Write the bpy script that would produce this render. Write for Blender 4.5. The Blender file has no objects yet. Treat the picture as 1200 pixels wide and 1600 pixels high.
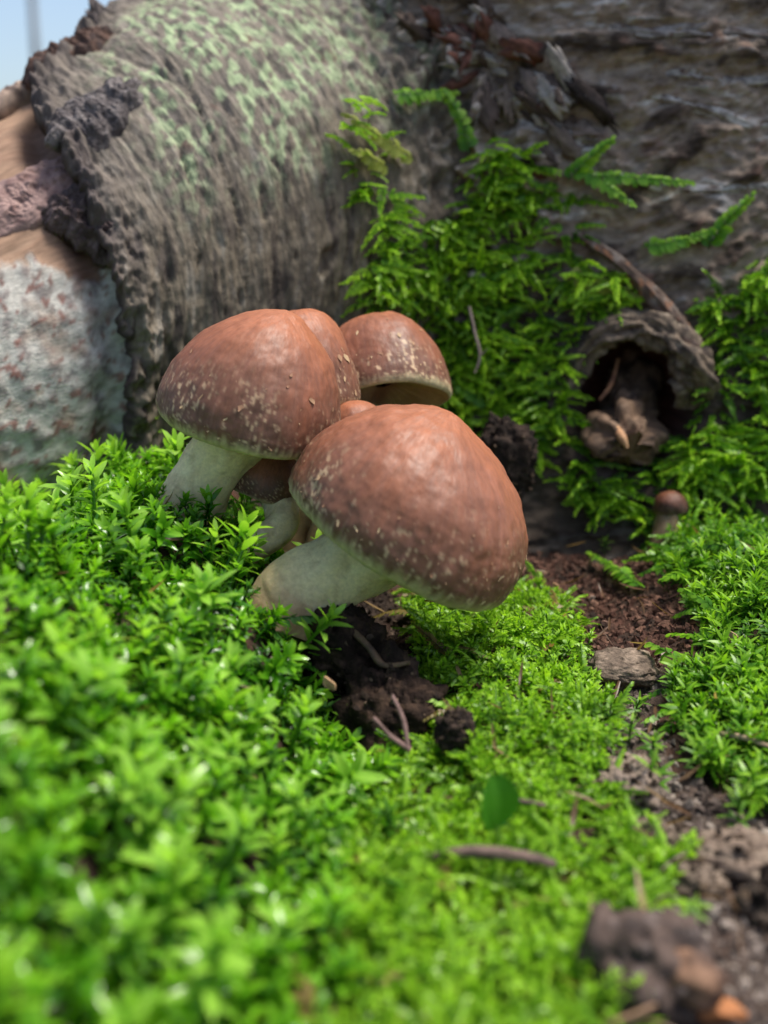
import bpy, math, random
import numpy as np
from mathutils import Vector
from mathutils.bvhtree import BVHTree

# ------------------------------------------------------------------ scene, camera, light
# All lengths below are written in centimetres and scaled to metres (CM) when a mesh is linked.
CM = 0.01
scene = bpy.context.scene
coll = scene.collection
rng = np.random.default_rng(7)
random.seed(7)

CAM = np.array([0.0, -32.0, 9.0])
PITCH = math.radians(15.0)
FPX = 800.0 / math.tan(math.radians(25.0))          # focal length in photo pixels (1200 x 1600)
cd = bpy.data.cameras.new('camera')
cam = bpy.data.objects.new('camera', cd); coll.objects.link(cam)
cam.location = CAM * CM
cam.rotation_euler = (math.pi / 2 - PITCH, 0, 0)
cd.sensor_fit = 'VERTICAL'; cd.sensor_height = 36.0
cd.lens = 18.0 / math.tan(math.radians(25.0))
cd.clip_start = 0.005; cd.clip_end = 500.0
cd.dof.use_dof = True
cd.dof.focus_distance = 0.297
cd.dof.aperture_fstop = cd.lens / 4.5
scene.camera = cam

SUN_EL, SUN_AZ = math.radians(70), math.radians(82)   # azimuth from +Y (away from camera) towards +X
w = bpy.data.worlds.new('World'); scene.world = w; w.use_nodes = True
nt = w.node_tree
sky = nt.nodes.new('ShaderNodeTexSky'); sky.sky_type = 'NISHITA'; sky.sun_disc = False
sky.sun_elevation = SUN_EL; sky.sun_rotation = SUN_AZ
sky.air_density = 1.0; sky.dust_density = 2.5; sky.ozone_density = 1.0
bgn = nt.nodes['Background']; bgn.inputs[1].default_value = 0.056
nt.links.new(sky.outputs[0], bgn.inputs[0])
sd = bpy.data.lights.new('sun', 'SUN'); sd.energy = 1.5; sd.angle = math.radians(17); sd.color = (1.0, 0.95, 0.86)
sun = bpy.data.objects.new('sun', sd); coll.objects.link(sun)
sdir = Vector((math.sin(SUN_AZ) * math.cos(SUN_EL), math.cos(SUN_AZ) * math.cos(SUN_EL), math.sin(SUN_EL)))
sun.rotation_euler = sdir.to_track_quat('Z', 'Y').to_euler()
sun.location = (0.5, 0.5, 2)
vs = scene.view_settings
vs.view_transform = 'Standard'; vs.look = 'None'; vs.gamma = 1.0; vs.exposure = 1.86
vs.use_curve_mapping = False
scene.cycles.use_denoising = True
scene.cycles.max_bounces = 8
scene.cycles.diffuse_bounces = 4; scene.cycles.transmission_bounces = 4

# ------------------------------------------------------------------ maths helpers
FWD = np.array([0, math.cos(PITCH), -math.sin(PITCH)])
UPV = np.array([0, math.sin(PITCH), math.cos(PITCH)])
RGT = np.array([1.0, 0, 0])

def ray(px, py):
    return FWD + (px - 600) / FPX * RGT + (800 - py) / FPX * UPV

def at(px, py, d):
    """the point measured at photo pixel (px, py), d cm along the optical axis"""
    return CAM + d * ray(px, py)

def proj(p):
    q = np.asarray(p) - CAM
    d = q @ FWD
    return 600 + FPX * (q @ RGT) / d, 800 - FPX * (q @ UPV) / d

def axis_cam(ax, ay, az):
    v = ax * RGT + ay * UPV - az * FWD
    return v / np.linalg.norm(v)

def sstep(a, b, x):
    t = np.clip((x - a) / (b - a), 0, 1)
    return t * t * (3 - 2 * t)

def lerp(a, b, t):
    return a + (b - a) * t

def norm(v):
    return v / np.maximum(np.linalg.norm(v, axis=-1, keepdims=True), 1e-9)

_perm = np.random.default_rng(3).permutation(256)
_perm = np.concatenate([_perm, _perm, _perm])
_grad = norm(np.random.default_rng(4).normal(size=(256, 3)))

def noise(p):
    p = np.asarray(p, dtype=np.float64)
    i = np.floor(p).astype(np.int64); f = p - i
    u = f * f * f * (f * (f * 6 - 15) + 10)
    i &= 255
    out = 0
    for dx in (0, 1):
        wx = u[..., 0] if dx else 1 - u[..., 0]
        hx = _perm[i[..., 0] + dx]
        for dy in (0, 1):
            wy = u[..., 1] if dy else 1 - u[..., 1]
            hy = _perm[hx + i[..., 1] + dy]
            for dz in (0, 1):
                wz = u[..., 2] if dz else 1 - u[..., 2]
                g = _grad[_perm[hy + i[..., 2] + dz] & 255]
                dd = g[..., 0] * (f[..., 0] - dx) + g[..., 1] * (f[..., 1] - dy) + g[..., 2] * (f[..., 2] - dz)
                out = out + wx * wy * wz * dd
    return out * 1.6

def fbm(p, octv=4, gain=0.5, lac=2.03):
    p = np.asarray(p, dtype=np.float64); a = 1.0; s = 0; tot = 0
    for k in range(octv):
        s = s + a * noise(p + 17.3 * k); tot += a
        p = p * lac; a *= gain
    return s / tot * 1.5

def ridge(p, octv=3):
    p = np.asarray(p, dtype=np.float64); a = 1.0; s = 0; tot = 0
    for k in range(octv):
        s = s + a * (1 - 2 * np.abs(noise(p + 9.1 * k))); tot += a
        p = p * 2.1; a *= 0.5
    return s / tot

def st(*a):
    return np.stack(np.broadcast_arrays(*[np.asarray(x, dtype=np.float64) for x in a]), axis=-1)

def mixc(base, col, m):
    m = np.clip(m, 0, 1)[..., None]
    return base * (1 - m) + np.asarray(col) * m

def in_poly(x, y, poly):
    poly = np.asarray(poly); inside = np.zeros(np.shape(x), bool)
    j = len(poly) - 1
    for i in range(len(poly)):
        xi, yi = poly[i]; xj, yj = poly[j]
        c = ((yi > y) != (yj > y)) & (x < (xj - xi) * (y - yi) / (yj - yi + 1e-12) + xi)
        inside ^= c; j = i
    return inside

def in_ragged(x, y, poly, amp=0.6, f=0.8, sd=0.0):
    x = np.asarray(x); y = np.asarray(y)
    return in_poly(x + amp * fbm(st(x * f, y * f, 0 * x + sd), 3), y + amp * fbm(st(x * f, y * f, 0 * x + sd + 5), 3), poly)

# ------------------------------------------------------------------ mesh linking
def mesh_data(name, V, F, col=None, smooth=True, gco=None):
    """V (n,3) in cm, F: int array (m,3) or (m,4), or a list of such arrays"""
    if not isinstance(F, (list, tuple)):
        F = [F]
    F = [np.asarray(f, dtype=np.int32) for f in F if len(f)]
    me = bpy.data.meshes.new(name)
    V = np.asarray(V, dtype=np.float32) * CM
    me.vertices.add(len(V)); me.vertices.foreach_set('co', V.ravel())
    loops = np.concatenate([f.ravel() for f in F])
    tot = np.concatenate([np.full(len(f), f.shape[1], np.int32) for f in F])
    start = np.concatenate([[0], np.cumsum(tot)[:-1]]).astype(np.int32)
    me.loops.add(len(loops)); me.loops.foreach_set('vertex_index', loops)
    me.polygons.add(len(tot)); me.polygons.foreach_set('loop_start', start)
    me.polygons.foreach_set('use_smooth', np.full(len(tot), smooth, bool))
    if col is not None:
        ca = me.color_attributes.new('Col', 'FLOAT_COLOR', 'POINT')
        c = np.ones((len(V), 4), np.float32); c[:, :3] = np.clip(col, 0, 1)
        ca.data.foreach_set('color', c.ravel())
    if gco is not None:
        ga = me.attributes.new('grain_co', 'FLOAT_VECTOR', 'POINT'); ga.data.foreach_set('vector', np.asarray(gco, np.float32).ravel())
    me.update(calc_edges=True); me.validate()
    return me

def base_of(o):
    p = np.array(o.location) / CM
    while o.parent:
        o = o.parent; p = p + np.array(o.location) / CM
    return p

def build(name, V, F, mat, parent=None, col=None, smooth=True, loc=None, gco=None):
    """link ONE mesh object; V in world cm; origin at the thing's base (or at its parent's)"""
    V = np.asarray(V, dtype=np.float64).reshape(-1, 3)
    if parent is not None:
        off = base_of(parent); loc = np.zeros(3)
    else:
        if loc is None:
            loc = np.array([V[:, 0].mean(), V[:, 1].mean(), V[:, 2].min()])
        off = np.asarray(loc)
    o = bpy.data.objects.new(name, mesh_data(name, V - off, F, None if col is None else np.asarray(col).reshape(-1, 3), smooth, gco))
    o.location = np.asarray(loc) * CM
    coll.objects.link(o)
    o.data.materials.append(mat)
    if parent is not None:
        o.parent = parent
    return o

def tag(o, label=None, cat=None, group=None, kind=None):
    if label: o['label'] = label
    if cat: o['category'] = cat
    if group: o['group'] = group
    if kind: o['kind'] = kind
    return o

def thing(name, label, cat, loc, group=None):
    o = bpy.data.objects.new(name, None); coll.objects.link(o)
    o.empty_display_size = 0.01
    o.location = np.asarray(loc) * CM
    return tag(o, label, cat, group)

def grid_faces(m, n, wrap_n=False, wrap_m=False):
    i = np.arange(m if wrap_m else m - 1); j = np.arange(n if wrap_n else n - 1)
    I, J = np.meshgrid(i, j, indexing='ij')
    I2 = (I + 1) % m; J2 = (J + 1) % n
    return np.stack([I * n + J, I2 * n + J, I2 * n + J2, I * n + J2], -1).reshape(-1, 4)

def grid_normals(P):
    du = np.gradient(P, axis=0); dv = np.gradient(P, axis=1)
    return norm(np.cross(du, dv))

# ------------------------------------------------------------------ materials
def mat_surface(name, rough=0.8, bump=0.3, bscale=900.0, var=0.35, vscale=400.0, spec=0.3, sss=0.0, sss_r=(0.004, 0.0015, 0.0008),
                stretch=(1, 1, 1), coat=0.0, bdist=0.0006, grain=False):
    m = bpy.data.materials.new(name); m.use_nodes = True
    n = m.node_tree.nodes; l = m.node_tree.links
    b = n['Principled BSDF']
    a = n.new('ShaderNodeAttribute'); a.attribute_name = 'Col'
    tc = n.new('ShaderNodeTexCoord')
    mp = n.new('ShaderNodeMapping'); mp.inputs['Scale'].default_value = stretch
    if grain:                       # follow the grain of the bark or wood (coordinates in cm, stored on the mesh)
        ga = n.new('ShaderNodeAttribute'); ga.attribute_name = 'grain_co'
        l.new(ga.outputs['Vector'], mp.inputs[0])
    else:
        l.new(tc.outputs['Object'], mp.inputs[0])
    no = n.new('ShaderNodeTexNoise'); no.inputs['Scale'].default_value = vscale; no.inputs['Detail'].default_value = 6
    no.inputs['Roughness'].default_value = 0.65
    l.new(mp.outputs[0], no.inputs['Vector'])
    mr = n.new('ShaderNodeMapRange'); mr.inputs['From Min'].default_value = 0.25; mr.inputs['From Max'].default_value = 0.75
    mr.inputs['To Min'].default_value = 1 - var; mr.inputs['To Max'].default_value = 1 + var
    l.new(no.outputs['Fac'], mr.inputs['Value'])
    mx = n.new('ShaderNodeMix'); mx.data_type = 'RGBA'; mx.blend_type = 'MULTIPLY'; mx.inputs['Factor'].default_value = 1
    l.new(a.outputs['Color'], mx.inputs['A']); l.new(mr.outputs[0], mx.inputs['B'])
    l.new(mx.outputs['Result'], b.inputs['Base Color'])
    n2 = n.new('ShaderNodeTexNoise'); n2.inputs['Scale'].default_value = bscale; n2.inputs['Detail'].default_value = 5
    l.new(mp.outputs[0], n2.inputs['Vector'])
    bp = n.new('ShaderNodeBump'); bp.inputs['Strength'].default_value = bump; bp.inputs['Distance'].default_value = bdist
    l.new(n2.outputs['Fac'], bp.inputs['Height']); l.new(bp.outputs[0], b.inputs['Normal'])
    r2 = n.new('ShaderNodeMapRange'); r2.inputs['To Min'].default_value = rough - 0.12; r2.inputs['To Max'].default_value = min(1, rough + 0.12)
    l.new(n2.outputs['Fac'], r2.inputs['Value']); l.new(r2.outputs[0], b.inputs['Roughness'])
    b.inputs['Specular IOR Level'].default_value = spec
    if sss:
        b.inputs['Subsurface Weight'].default_value = sss
        b.inputs['Subsurface Radius'].default_value = (1, 0.5, 0.25); b.inputs['Subsurface Scale'].default_value = sss_r[0]
    if coat:
        b.inputs['Coat Weight'].default_value = coat; b.inputs['Coat Roughness'].default_value = 0.2
    return m

def mat_leaf(name, rough=0.35, trans=0.4, spec=0.5, gain=(1.0, 1.0, 1.0)):
    m = bpy.data.materials.new(name); m.use_nodes = True
    n = m.node_tree.nodes; l = m.node_tree.links
    b = n['Principled BSDF']; out = n['Material Output']
    a = n.new('ShaderNodeAttribute'); a.attribute_name = 'Col'
    l.new(a.outputs['Color'], b.inputs['Base Color'])
    b.inputs['Roughness'].default_value = rough; b.inputs['Specular IOR Level'].default_value = spec
    t = n.new('ShaderNodeBsdfTranslucent')
    mx = n.new('ShaderNodeMix'); mx.data_type = 'RGBA'; mx.blend_type = 'MULTIPLY'; mx.inputs['Factor'].default_value = 1
    mx.inputs['B'].default_value = (1.25 * gain[0], 1.3 * gain[1], 0.6 * gain[2], 1)
    l.new(a.outputs['Color'], mx.inputs['A']); l.new(mx.outputs['Result'], t.inputs['Color'])
    ms = n.new('ShaderNodeMixShader'); ms.inputs[0].default_value = trans
    l.new(b.outputs[0], ms.inputs[1]); l.new(t.outputs[0], ms.inputs[2]); l.new(ms.outputs[0], out.inputs['Surface'])
    return m

M_BARK = mat_surface('bark', 0.82, 0.8, 1300, 0.5, 800, bdist=0.0008)
M_LOGBARK = mat_surface('log_bark', 0.82, 1.0, 8.0, 0.6, 5.0, bdist=0.0008, grain=True, spec=0.2)
M_LOGWOOD = mat_surface('log_wood', 0.75, 0.6, 6.0, 0.35, 3.5, bdist=0.0006, grain=True)
M_TRUNKBARK = mat_surface('trunk_grain', 0.82, 1.0, 5.0, 0.6, 3.0, bdist=0.0011, grain=True, spec=0.15)
M_WOOD = mat_surface('bare_wood', 0.75, 0.35, 1100, 0.22, 700)
M_TRUNK = mat_surface('trunk_bark', 0.8, 0.5, 1300, 0.45, 500)
M_SOIL = mat_surface('soil', 0.92, 0.8, 1400, 0.55, 900, bdist=0.0008, spec=0.1)
M_CAP = mat_surface('mushroom_cap', 0.50, 0.35, 4.0, 0.30, 2.2, spec=0.32, grain=True, bdist=0.00045, sss=0.12, sss_r=(0.0025,))
M_FLECK = mat_surface('veil_fleck', 0.7, 0.2, 2500, 0.2, 1500)
M_STEM = mat_surface('mushroom_stem', 0.6, 0.3, 1500, 0.18, 900, sss=0.3, sss_r=(0.004,))
M_LEAFY = mat_leaf('leafy_moss', 0.19, 0.48, 0.45)
M_FINE = mat_leaf('fine_moss', 0.36, 0.48, 0.4)
M_FEATHER = mat_leaf('feather_moss', 0.38, 0.46, 0.35)
M_BIGLEAF = mat_leaf('wet_leaf', 0.16, 0.45, 0.6)
M_TWIG = mat_surface('twig', 0.7, 0.5, 1800, 0.35, 900)
M_FOREST = mat_surface('forest_floor', 0.9, 0.6, 40, 0.6, 12, bdist=0.02)

# ------------------------------------------------------------------ the ground
def ground_z(x, y, fine=True):
    x = np.asarray(x, float); y = np.asarray(y, float)
    wob = 0.9 * noise(st(x * 0.16, y * 0.16, 3.3))
    edge = -0.4 + 0.09 * (y + 8) + wob                      # foot line of the mossy bank
    bank = sstep(0.0, 8.5, edge - x)
    z = -3.3 + 4.1 * bank * lerp(1.22, 1.0, sstep(-20, -7, y)) * (1 - 0.35 * sstep(4, 12, y))
    z = z + 3.6 * sstep(4.5, 13.0, y) * sstep(-3, 4, x)      # rises against the trunk
    z = z + 2.0 * np.exp(-((x - 12.2) / 3.9) ** 2 - ((y + 0.5) / 6.5) ** 2)   # mossy hump beyond the path
    z = z + 0.8 * np.exp(-((x - 2.6) / 2.6) ** 2 - ((y + 6.5) / 5.0) ** 2)    # moss cushion under the big cap
    z = z - 1.5 * np.exp(-((x + 0.4) / 1.6) ** 2 - ((y + 7.0) / 3.6) ** 2)    # dark hollow below the stems
    z = z + 1.4 * np.exp(-((x + 5.4) / 2.0) ** 2 - ((y + 3.8) / 2.0) ** 2) + 1.5 * np.exp(-((x + 3.4) / 1.2) ** 2 - ((y + 7.2) / 1.6) ** 2)   # moss heaped round the stems
    z = z - 1.9 * sstep(-6.5, -11, x) * sstep(-9, -2, y)          # the bank sinks towards the peeled wood
    z = z + 0.45 * fbm(st(x * 0.33, y * 0.33, 0.7), 3)
    if fine:
        z = z + 0.20 * fbm(st(x * 1.5, y * 1.5, 5.1), 4) + 0.13 * ridge(st(x * 2.3, y * 2.3, 2.0), 3) + 0.06 * fbm(st(x * 5.3, y * 5.3, 8.0), 2)
    return z

def ground_hit(px, py):
    d = ray(px, py); t = np.linspace(6, 80, 1500)
    P = CAM + t[:, None] * d
    below = P[:, 2] < ground_z(P[:, 0], P[:, 1], False)
    k = int(np.argmax(below)) if below.any() else len(t) - 1
    return P[k]

def ground_poly(pix):
    return [tuple(ground_hit(a, b)[:2]) for a, b in pix]

SOIL_BACK = ground_poly([(770, 740), (900, 760), (1010, 850), (1050, 930), (1110, 1000), (1115, 1045), (930, 1050), (905, 1010), (885, 960), (830, 930), (790, 900)])
PATH = ground_poly([(905, 1020), (1040, 1040), (1010, 1090), (1050, 1200), (1200, 1290), (1400, 1400), (1500, 1700), (1000, 1700), (930, 1470), (1060, 1440), (1080, 1360), (1000, 1340), (985, 1280), (940, 1200), (950, 1140), (920, 1080)])
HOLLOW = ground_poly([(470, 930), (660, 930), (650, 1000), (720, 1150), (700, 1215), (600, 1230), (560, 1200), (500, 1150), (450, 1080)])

xs = np.arange(-20, 22.01, 0.12); ys = np.arange(-27, 16.01, 0.13)
X, Y = np.meshgrid(xs, ys, indexing='ij')
Z = ground_z(X, Y)
Pg = st(X, Y, Z)
soil_n = fbm(Pg * 0.8, 4); soil_f = fbm(Pg * 3.5, 3)
col = np.empty(Pg.shape); col[:] = (0.045, 0.029, 0.021)
col = mixc(col, (0.080, 0.038, 0.027), sstep(-0.1, 0.6, soil_n))
col = mixc(col, (0.028, 0.020, 0.017), sstep(0.1, 0.7, -soil_n))
pathm = in_poly(X + 0.7 * fbm(st(X * 0.9, Y * 0.9, 1.), 3), Y + 0.7 * fbm(st(X * 0.9, Y * 0.9, 6.), 3), PATH).astype(float)
col = mixc(col, (0.085, 0.066, 0.054), pathm * (0.6 + 0.5 * soil_f))
col = mixc(col, (0.22, 0.18, 0.15), sstep(0.55, 0.85, soil_f) * 0.4)
col = mixc(col, (0.020, 0.016, 0.014), in_poly(X, Y, HOLLOW) * 0.5)  # soil painted darker inside the hollow: black humus plus the shade of the recess
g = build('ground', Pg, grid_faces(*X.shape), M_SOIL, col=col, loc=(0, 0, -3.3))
tag(g, 'dark crumbly forest soil under the moss', 'ground', kind='structure')
# the wide forest floor, out to the horizon, with the patch above lying on it
r_ = np.concatenate([[0.0], np.geomspace(15, 40000, 60)]); a_ = np.linspace(0, 2 * math.pi, 65)[:-1]
Rr, Aa = np.meshgrid(r_, a_, indexing='ij')
Pf = st(Rr * np.cos(Aa), Rr * np.sin(Aa), -9.0 + 0.02 * np.minimum(Rr, 300) * fbm(st(Rr * np.cos(Aa) * .02, Rr * np.sin(Aa) * .02, 1.0), 3))
fc = np.empty(Pf.shape); fc[:] = (0.085, 0.06, 0.04)
fc = mixc(fc, (0.05, 0.07, 0.025), sstep(0, .5, fbm(Pf * 0.05, 3)))
f = build('forest_floor', Pf, grid_faces(*Rr.shape, wrap_n=True), M_FOREST, col=fc, loc=(0, 0, -9))
tag(f, 'wide brown forest floor stretching away behind the log', 'ground', kind='structure')

# ------------------------------------------------------------------ the fallen log (left)
AX = norm(np.array([0.72, 0.60, 0.36])); E1 = norm(np.array([0.60, -0.72, 0.0])); E2 = np.cross(E1, AX)
if E2[2] < 0: E2 = -E2
LOG0 = np.array([-15.4, 9.4, 3.1])
TC = np.array([12.0, 25.3])                     # centre of the upright trunk behind

def log_r(s):
    return np.maximum(3.0, 8.5 + 0.12 * s + 0.005 * np.maximum(s, 0) ** 2 - 0.030 * np.maximum(s - 9, 0) ** 2)

def trunk_R(z):
    return 15.6 + 4.8 * np.exp(-(z + 3.0) / 5.5) - 0.02 * np.clip(z - 14, 0, 60)

def log_pt(s, th, r):
    s = np.asarray(s)[..., None]; c = np.cos(th)[..., None]; sn = np.sin(th)[..., None]
    return LOG0 + AX * s + np.asarray(r)[..., None] * (c * E1 + sn * E2)

EDGE_T = [(-600, 215), (560, 205), (700, 205), (500, 200), (420, 180), (340, 150), (270, 120), (200, 70), (150, 45), (100, 75), (60, 150)]
th_f = np.concatenate([np.radians(np.linspace(-180, -70, 30))[:-1], np.radians(np.linspace(-70, 145, 520)), np.radians(np.linspace(145, 180, 10))[1:-1]])
# where the bark ends, measured on the log: solve for s so that the edge passes the photo's edge points
et = sorted([(y, x) for y, x in EDGE_T if y > 0])
s_try = np.linspace(-14, 20, 400)
s_edge = np.zeros(len(th_f))
for k, th in enumerate(th_f):
    P = log_pt(s_try, np.full_like(s_try, th), log_r(s_try))
    u, v = proj(P)
    want = np.interp(v, [e[0] for e in et], [e[1] for e in et])
    i = int(np.argmin(np.abs(u - want)))
    s_edge[k] = s_try[i]
vis = (th_f > math.radians(-40)) & (th_f < math.radians(100))
s_edge = np.where(vis, s_edge, np.interp(th_f, th_f[vis], s_edge[vis]))
kern = np.ones(15) / 15
s_edge = np.convolve(np.pad(s_edge, 7, mode='edge'), kern, 'valid')
s_edge = s_edge + 0.35 * fbm(st(th_f * 6, 0 * th_f, 0 * th_f + 1), 4) + 0.12 * noise(st(th_f * 30, 0 * th_f, 0 * th_f + 4))

log = thing('fallen_log', 'thick grey fallen log with pale green lichen and a peeled end', 'log', LOG0 + AX * 6 - np.array([0, 0, 9]))
tt = np.linspace(0, 1, 335) ** 1.2
S = s_edge[None, :] + tt[:, None] * (36 - s_edge[None, :])
TH = np.broadcast_to(th_f[None, :], S.shape)
R0 = log_r(S)
arc = TH * 10.0
Sg = S - 0.42 * 6 * np.tanh(arc / 6)          # the grain runs upright on the flank and sweeps back over the top
warp = 0.6 * noise(st(Sg * 0.35, arc * 0.2, 2.0))
rid = fbm(st(Sg * 1.05 + warp, arc * 0.17, 1.0), 4)
rid2 = ridge(st(Sg * 2.6 + warp, arc * 0.33, 7.0), 3)
knob = fbm(st(Sg * 1.9, arc * 1.6, 4.0), 4)
fine_n = fbm(st(Sg * 5, arc * 1.1, 9.0), 3)
up = sstep(math.radians(10), math.radians(45), TH)
pitn = noise(st(Sg * 1.25 + 0.5 * warp, arc * 0.55, 12.0))
pit = sstep(0.46, 0.62, pitn) * sstep(0.8, -0.1, TH)
lich_n = fbm(st(S * 0.5, arc * 0.33, 21.0), 4)
lich_f = fbm(st(Sg * 2.7, arc * 1.8, 22.0), 3)
lich = sstep(-0.15, 0.35, lich_n + 0.5 * lich_f + 0.15) * sstep(0.28, 0.7, TH + 0.15 * lich_n) * sstep(1.5, 4.5, S - s_edge[None, :])
warts = np.maximum(0, noise(st(S * 3.3, arc * 3.0, 31.0))) * lich
disp = 0.15 * rid + 0.075 * rid2 * (0.7 + 0.5 * up) + 0.06 * knob + 0.055 * fine_n - 0.30 * pit + 0.10 * warts
collar = np.exp(-((S - s_edge[None, :]) / 1.1) ** 2)
disp = disp + collar * (0.28 + 0.75 * fbm(st(S * 1.3, arc * 0.9, 40.0), 4))
Pq = log_pt(S, TH, R0)
dtk = np.hypot(Pq[..., 0] - TC[0], Pq[..., 1] - TC[1]) - trunk_R(Pq[..., 2])
fil = np.clip(1 - np.abs(dtk) / 4.0, 0, 1) ** 2                 # the bark swells where log and trunk grow together
joint = np.clip(1 - np.abs(dtk) / 6.0, 0, 1)
crack = sstep(0.80, 0.95, ridge(st(Sg * 0.75 + 1.6 * warp, arc * 0.10, 91.0), 2)) * sstep(-0.2, 0.3, fbm(st(Sg * .5, arc * .25, 92.0), 2) + 0.1)
disp = disp - 0.22 * crack + fil * (1.0 + 0.5 * knob) + 0.5 * joint * fbm(st(S * 1.1, arc * 1.1, 93.0), 4)
Pb = log_pt(S, TH, R0 + disp)
tone = fbm(st(Sg * 1.5, arc * 0.35, 50.0), 4); tone2 = fbm(st(Sg * 4.0, arc * 1.1, 51.0), 3)
bc = np.empty(Pb.shape); bc[:] = (0.140, 0.115, 0.082)
bc = mixc(bc, (0.062, 0.050, 0.040), sstep(0.0, 0.55, tone + 0.6 * tone2))
bc = mixc(bc, (0.25, 0.225, 0.185), sstep(0.15, 0.75, -tone + 0.5 * tone2) * 0.7)
bc = mixc(bc, (0.20, 0.175, 0.155), up * 0.45)
bc = mixc(bc, (0.15, 0.07, 0.05), sstep(0.45, 0.8, fbm(st(S * 0.9, arc * 0.5, 60.0), 3)) * up * 0.8)
bc = mixc(bc, (0.30, 0.375, 0.215), lich * sstep(-0.12, 0.16, lich_f + 0.4 * tone2) * 0.9)
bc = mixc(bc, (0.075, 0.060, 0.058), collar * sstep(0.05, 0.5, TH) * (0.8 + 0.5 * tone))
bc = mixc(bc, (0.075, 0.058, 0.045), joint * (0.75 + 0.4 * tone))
bc = mixc(bc, (0.30, 0.28, 0.25), joint * sstep(0.2, 0.5, knob) * 0.6)
# the broken edge of the bark turns in towards the wood
lip = []
lipc = []
for dr, ds in ((-1.6, 0.75), (-0.95, 0.35), (-0.45, -0.06), (-0.18, -0.08)):
    jit = 0.10 * fbm(st(th_f * 14, 0 * th_f + dr * 5, 0 * th_f), 3)
    lip.append(log_pt(S[0] + ds + jit, th_f, (R0 + disp)[0] + dr + jit))
    lipc.append(np.tile([[0.06, 0.045, 0.04]], (len(th_f), 1)))
Pb = np.concatenate([np.array(lip), Pb]); bc = np.concatenate([np.array(lipc), bc])
gl = st(Sg, arc * 0.30, 0.35 * S); gl = np.concatenate([np.repeat(gl[:1], 4, 0), gl])
bark = build('bark', Pb, grid_faces(*Pb.shape[:2], wrap_n=True), M_LOGBARK, log, bc, gco=gl.reshape(-1, 3))

# peeled wood
th_w = th_f[::2]; se_w = s_edge[::2]
S2 = np.broadcast_to(np.linspace(-16, se_w.max() + 1.5, 220)[:, None], (220, len(th_w)))
TH2 = np.broadcast_to(th_w[None, :], S2.shape); arc2 = TH2 * 10
grain = fbm(st(S2 * 0.30, arc2 * 3.2 + 0.5 * noise(st(S2 * .5, arc2 * .5, 2.)), 3.0), 4); lump = fbm(st(S2 * 0.8, arc2 * 0.8, 5.0), 4)
Pw = log_pt(S2, TH2, log_r(S2) - 0.85 + 0.10 * lump)
zz = Pw[..., 2]
bnd = 7.3 + 1.0 * fbm(st(S2 * 0.7, arc2 * 0.3, 70.0), 4) + 0.35 * noise(st(S2 * 3, arc2 * .8, 71.0))
white = sstep(0.15, -0.15, zz - bnd)
mott = fbm(st(S2 * 2.0, arc2 * 1.7, 72.0), 4); mott2 = fbm(st(S2 * 3.1 + 0.8 * mott, arc2 * 2.4, 73.0), 4)
wcol = np.empty(Pw.shape); wcol[:] = (0.34, 0.215, 0.14)
wcol = mixc(wcol, (0.22, 0.125, 0.078), sstep(-0.1, 0.5, grain) * 0.85)
wcol = mixc(wcol, (0.12, 0.065, 0.045), sstep(2.2, 0.4, se_w[None, :] - S2) * 0.75)
myc = np.empty(Pw.shape); myc[:] = (0.43, 0.41, 0.365)
myc = mixc(myc, (0.17, 0.14, 0.13), sstep(-0.1, 0.45, mott) * 0.85)
myc = mixc(myc, (0.34, 0.21, 0.14), sstep(0.1, 0.6, fbm(st(S2 * 0.6, arc2 * 0.5, 79.0), 3)) * 0.55)
sp = fbm(st(S2 * 1.1, arc2 * 1.0, 75.0), 3)
myc = mixc(myc, (0.20, 0.085, 0.065), sstep(0.30, 0.50, mott2 + 0.55 * sp) * 0.85)
wm = white[..., None] * sstep(-0.9, -0.2, mott + 0.2)[..., None]
wcol = wcol * (1 - wm) + myc * wm
dz = 0.03 * mott2 * white + 0.08 * white + 0.05 * mott * white
groove = 0.6 * np.exp(-((se_w[None, :] - S2 - 0.1) / 0.75) ** 2)         # the wood falls away under the bark's edge
Pw = log_pt(S2, TH2, log_r(S2) - 0.85 + 0.10 * lump + 0.07 * grain * (1 - white) + dz - groove)
build('peeled_wood', Pw, grid_faces(*Pw.shape[:2], wrap_n=True), M_LOGWOOD, log, wcol, gco=st(S2 * lerp(0.22, 1.0, white), arc2 * 1.2, S2 * 0.1).reshape(-1, 3))

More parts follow.
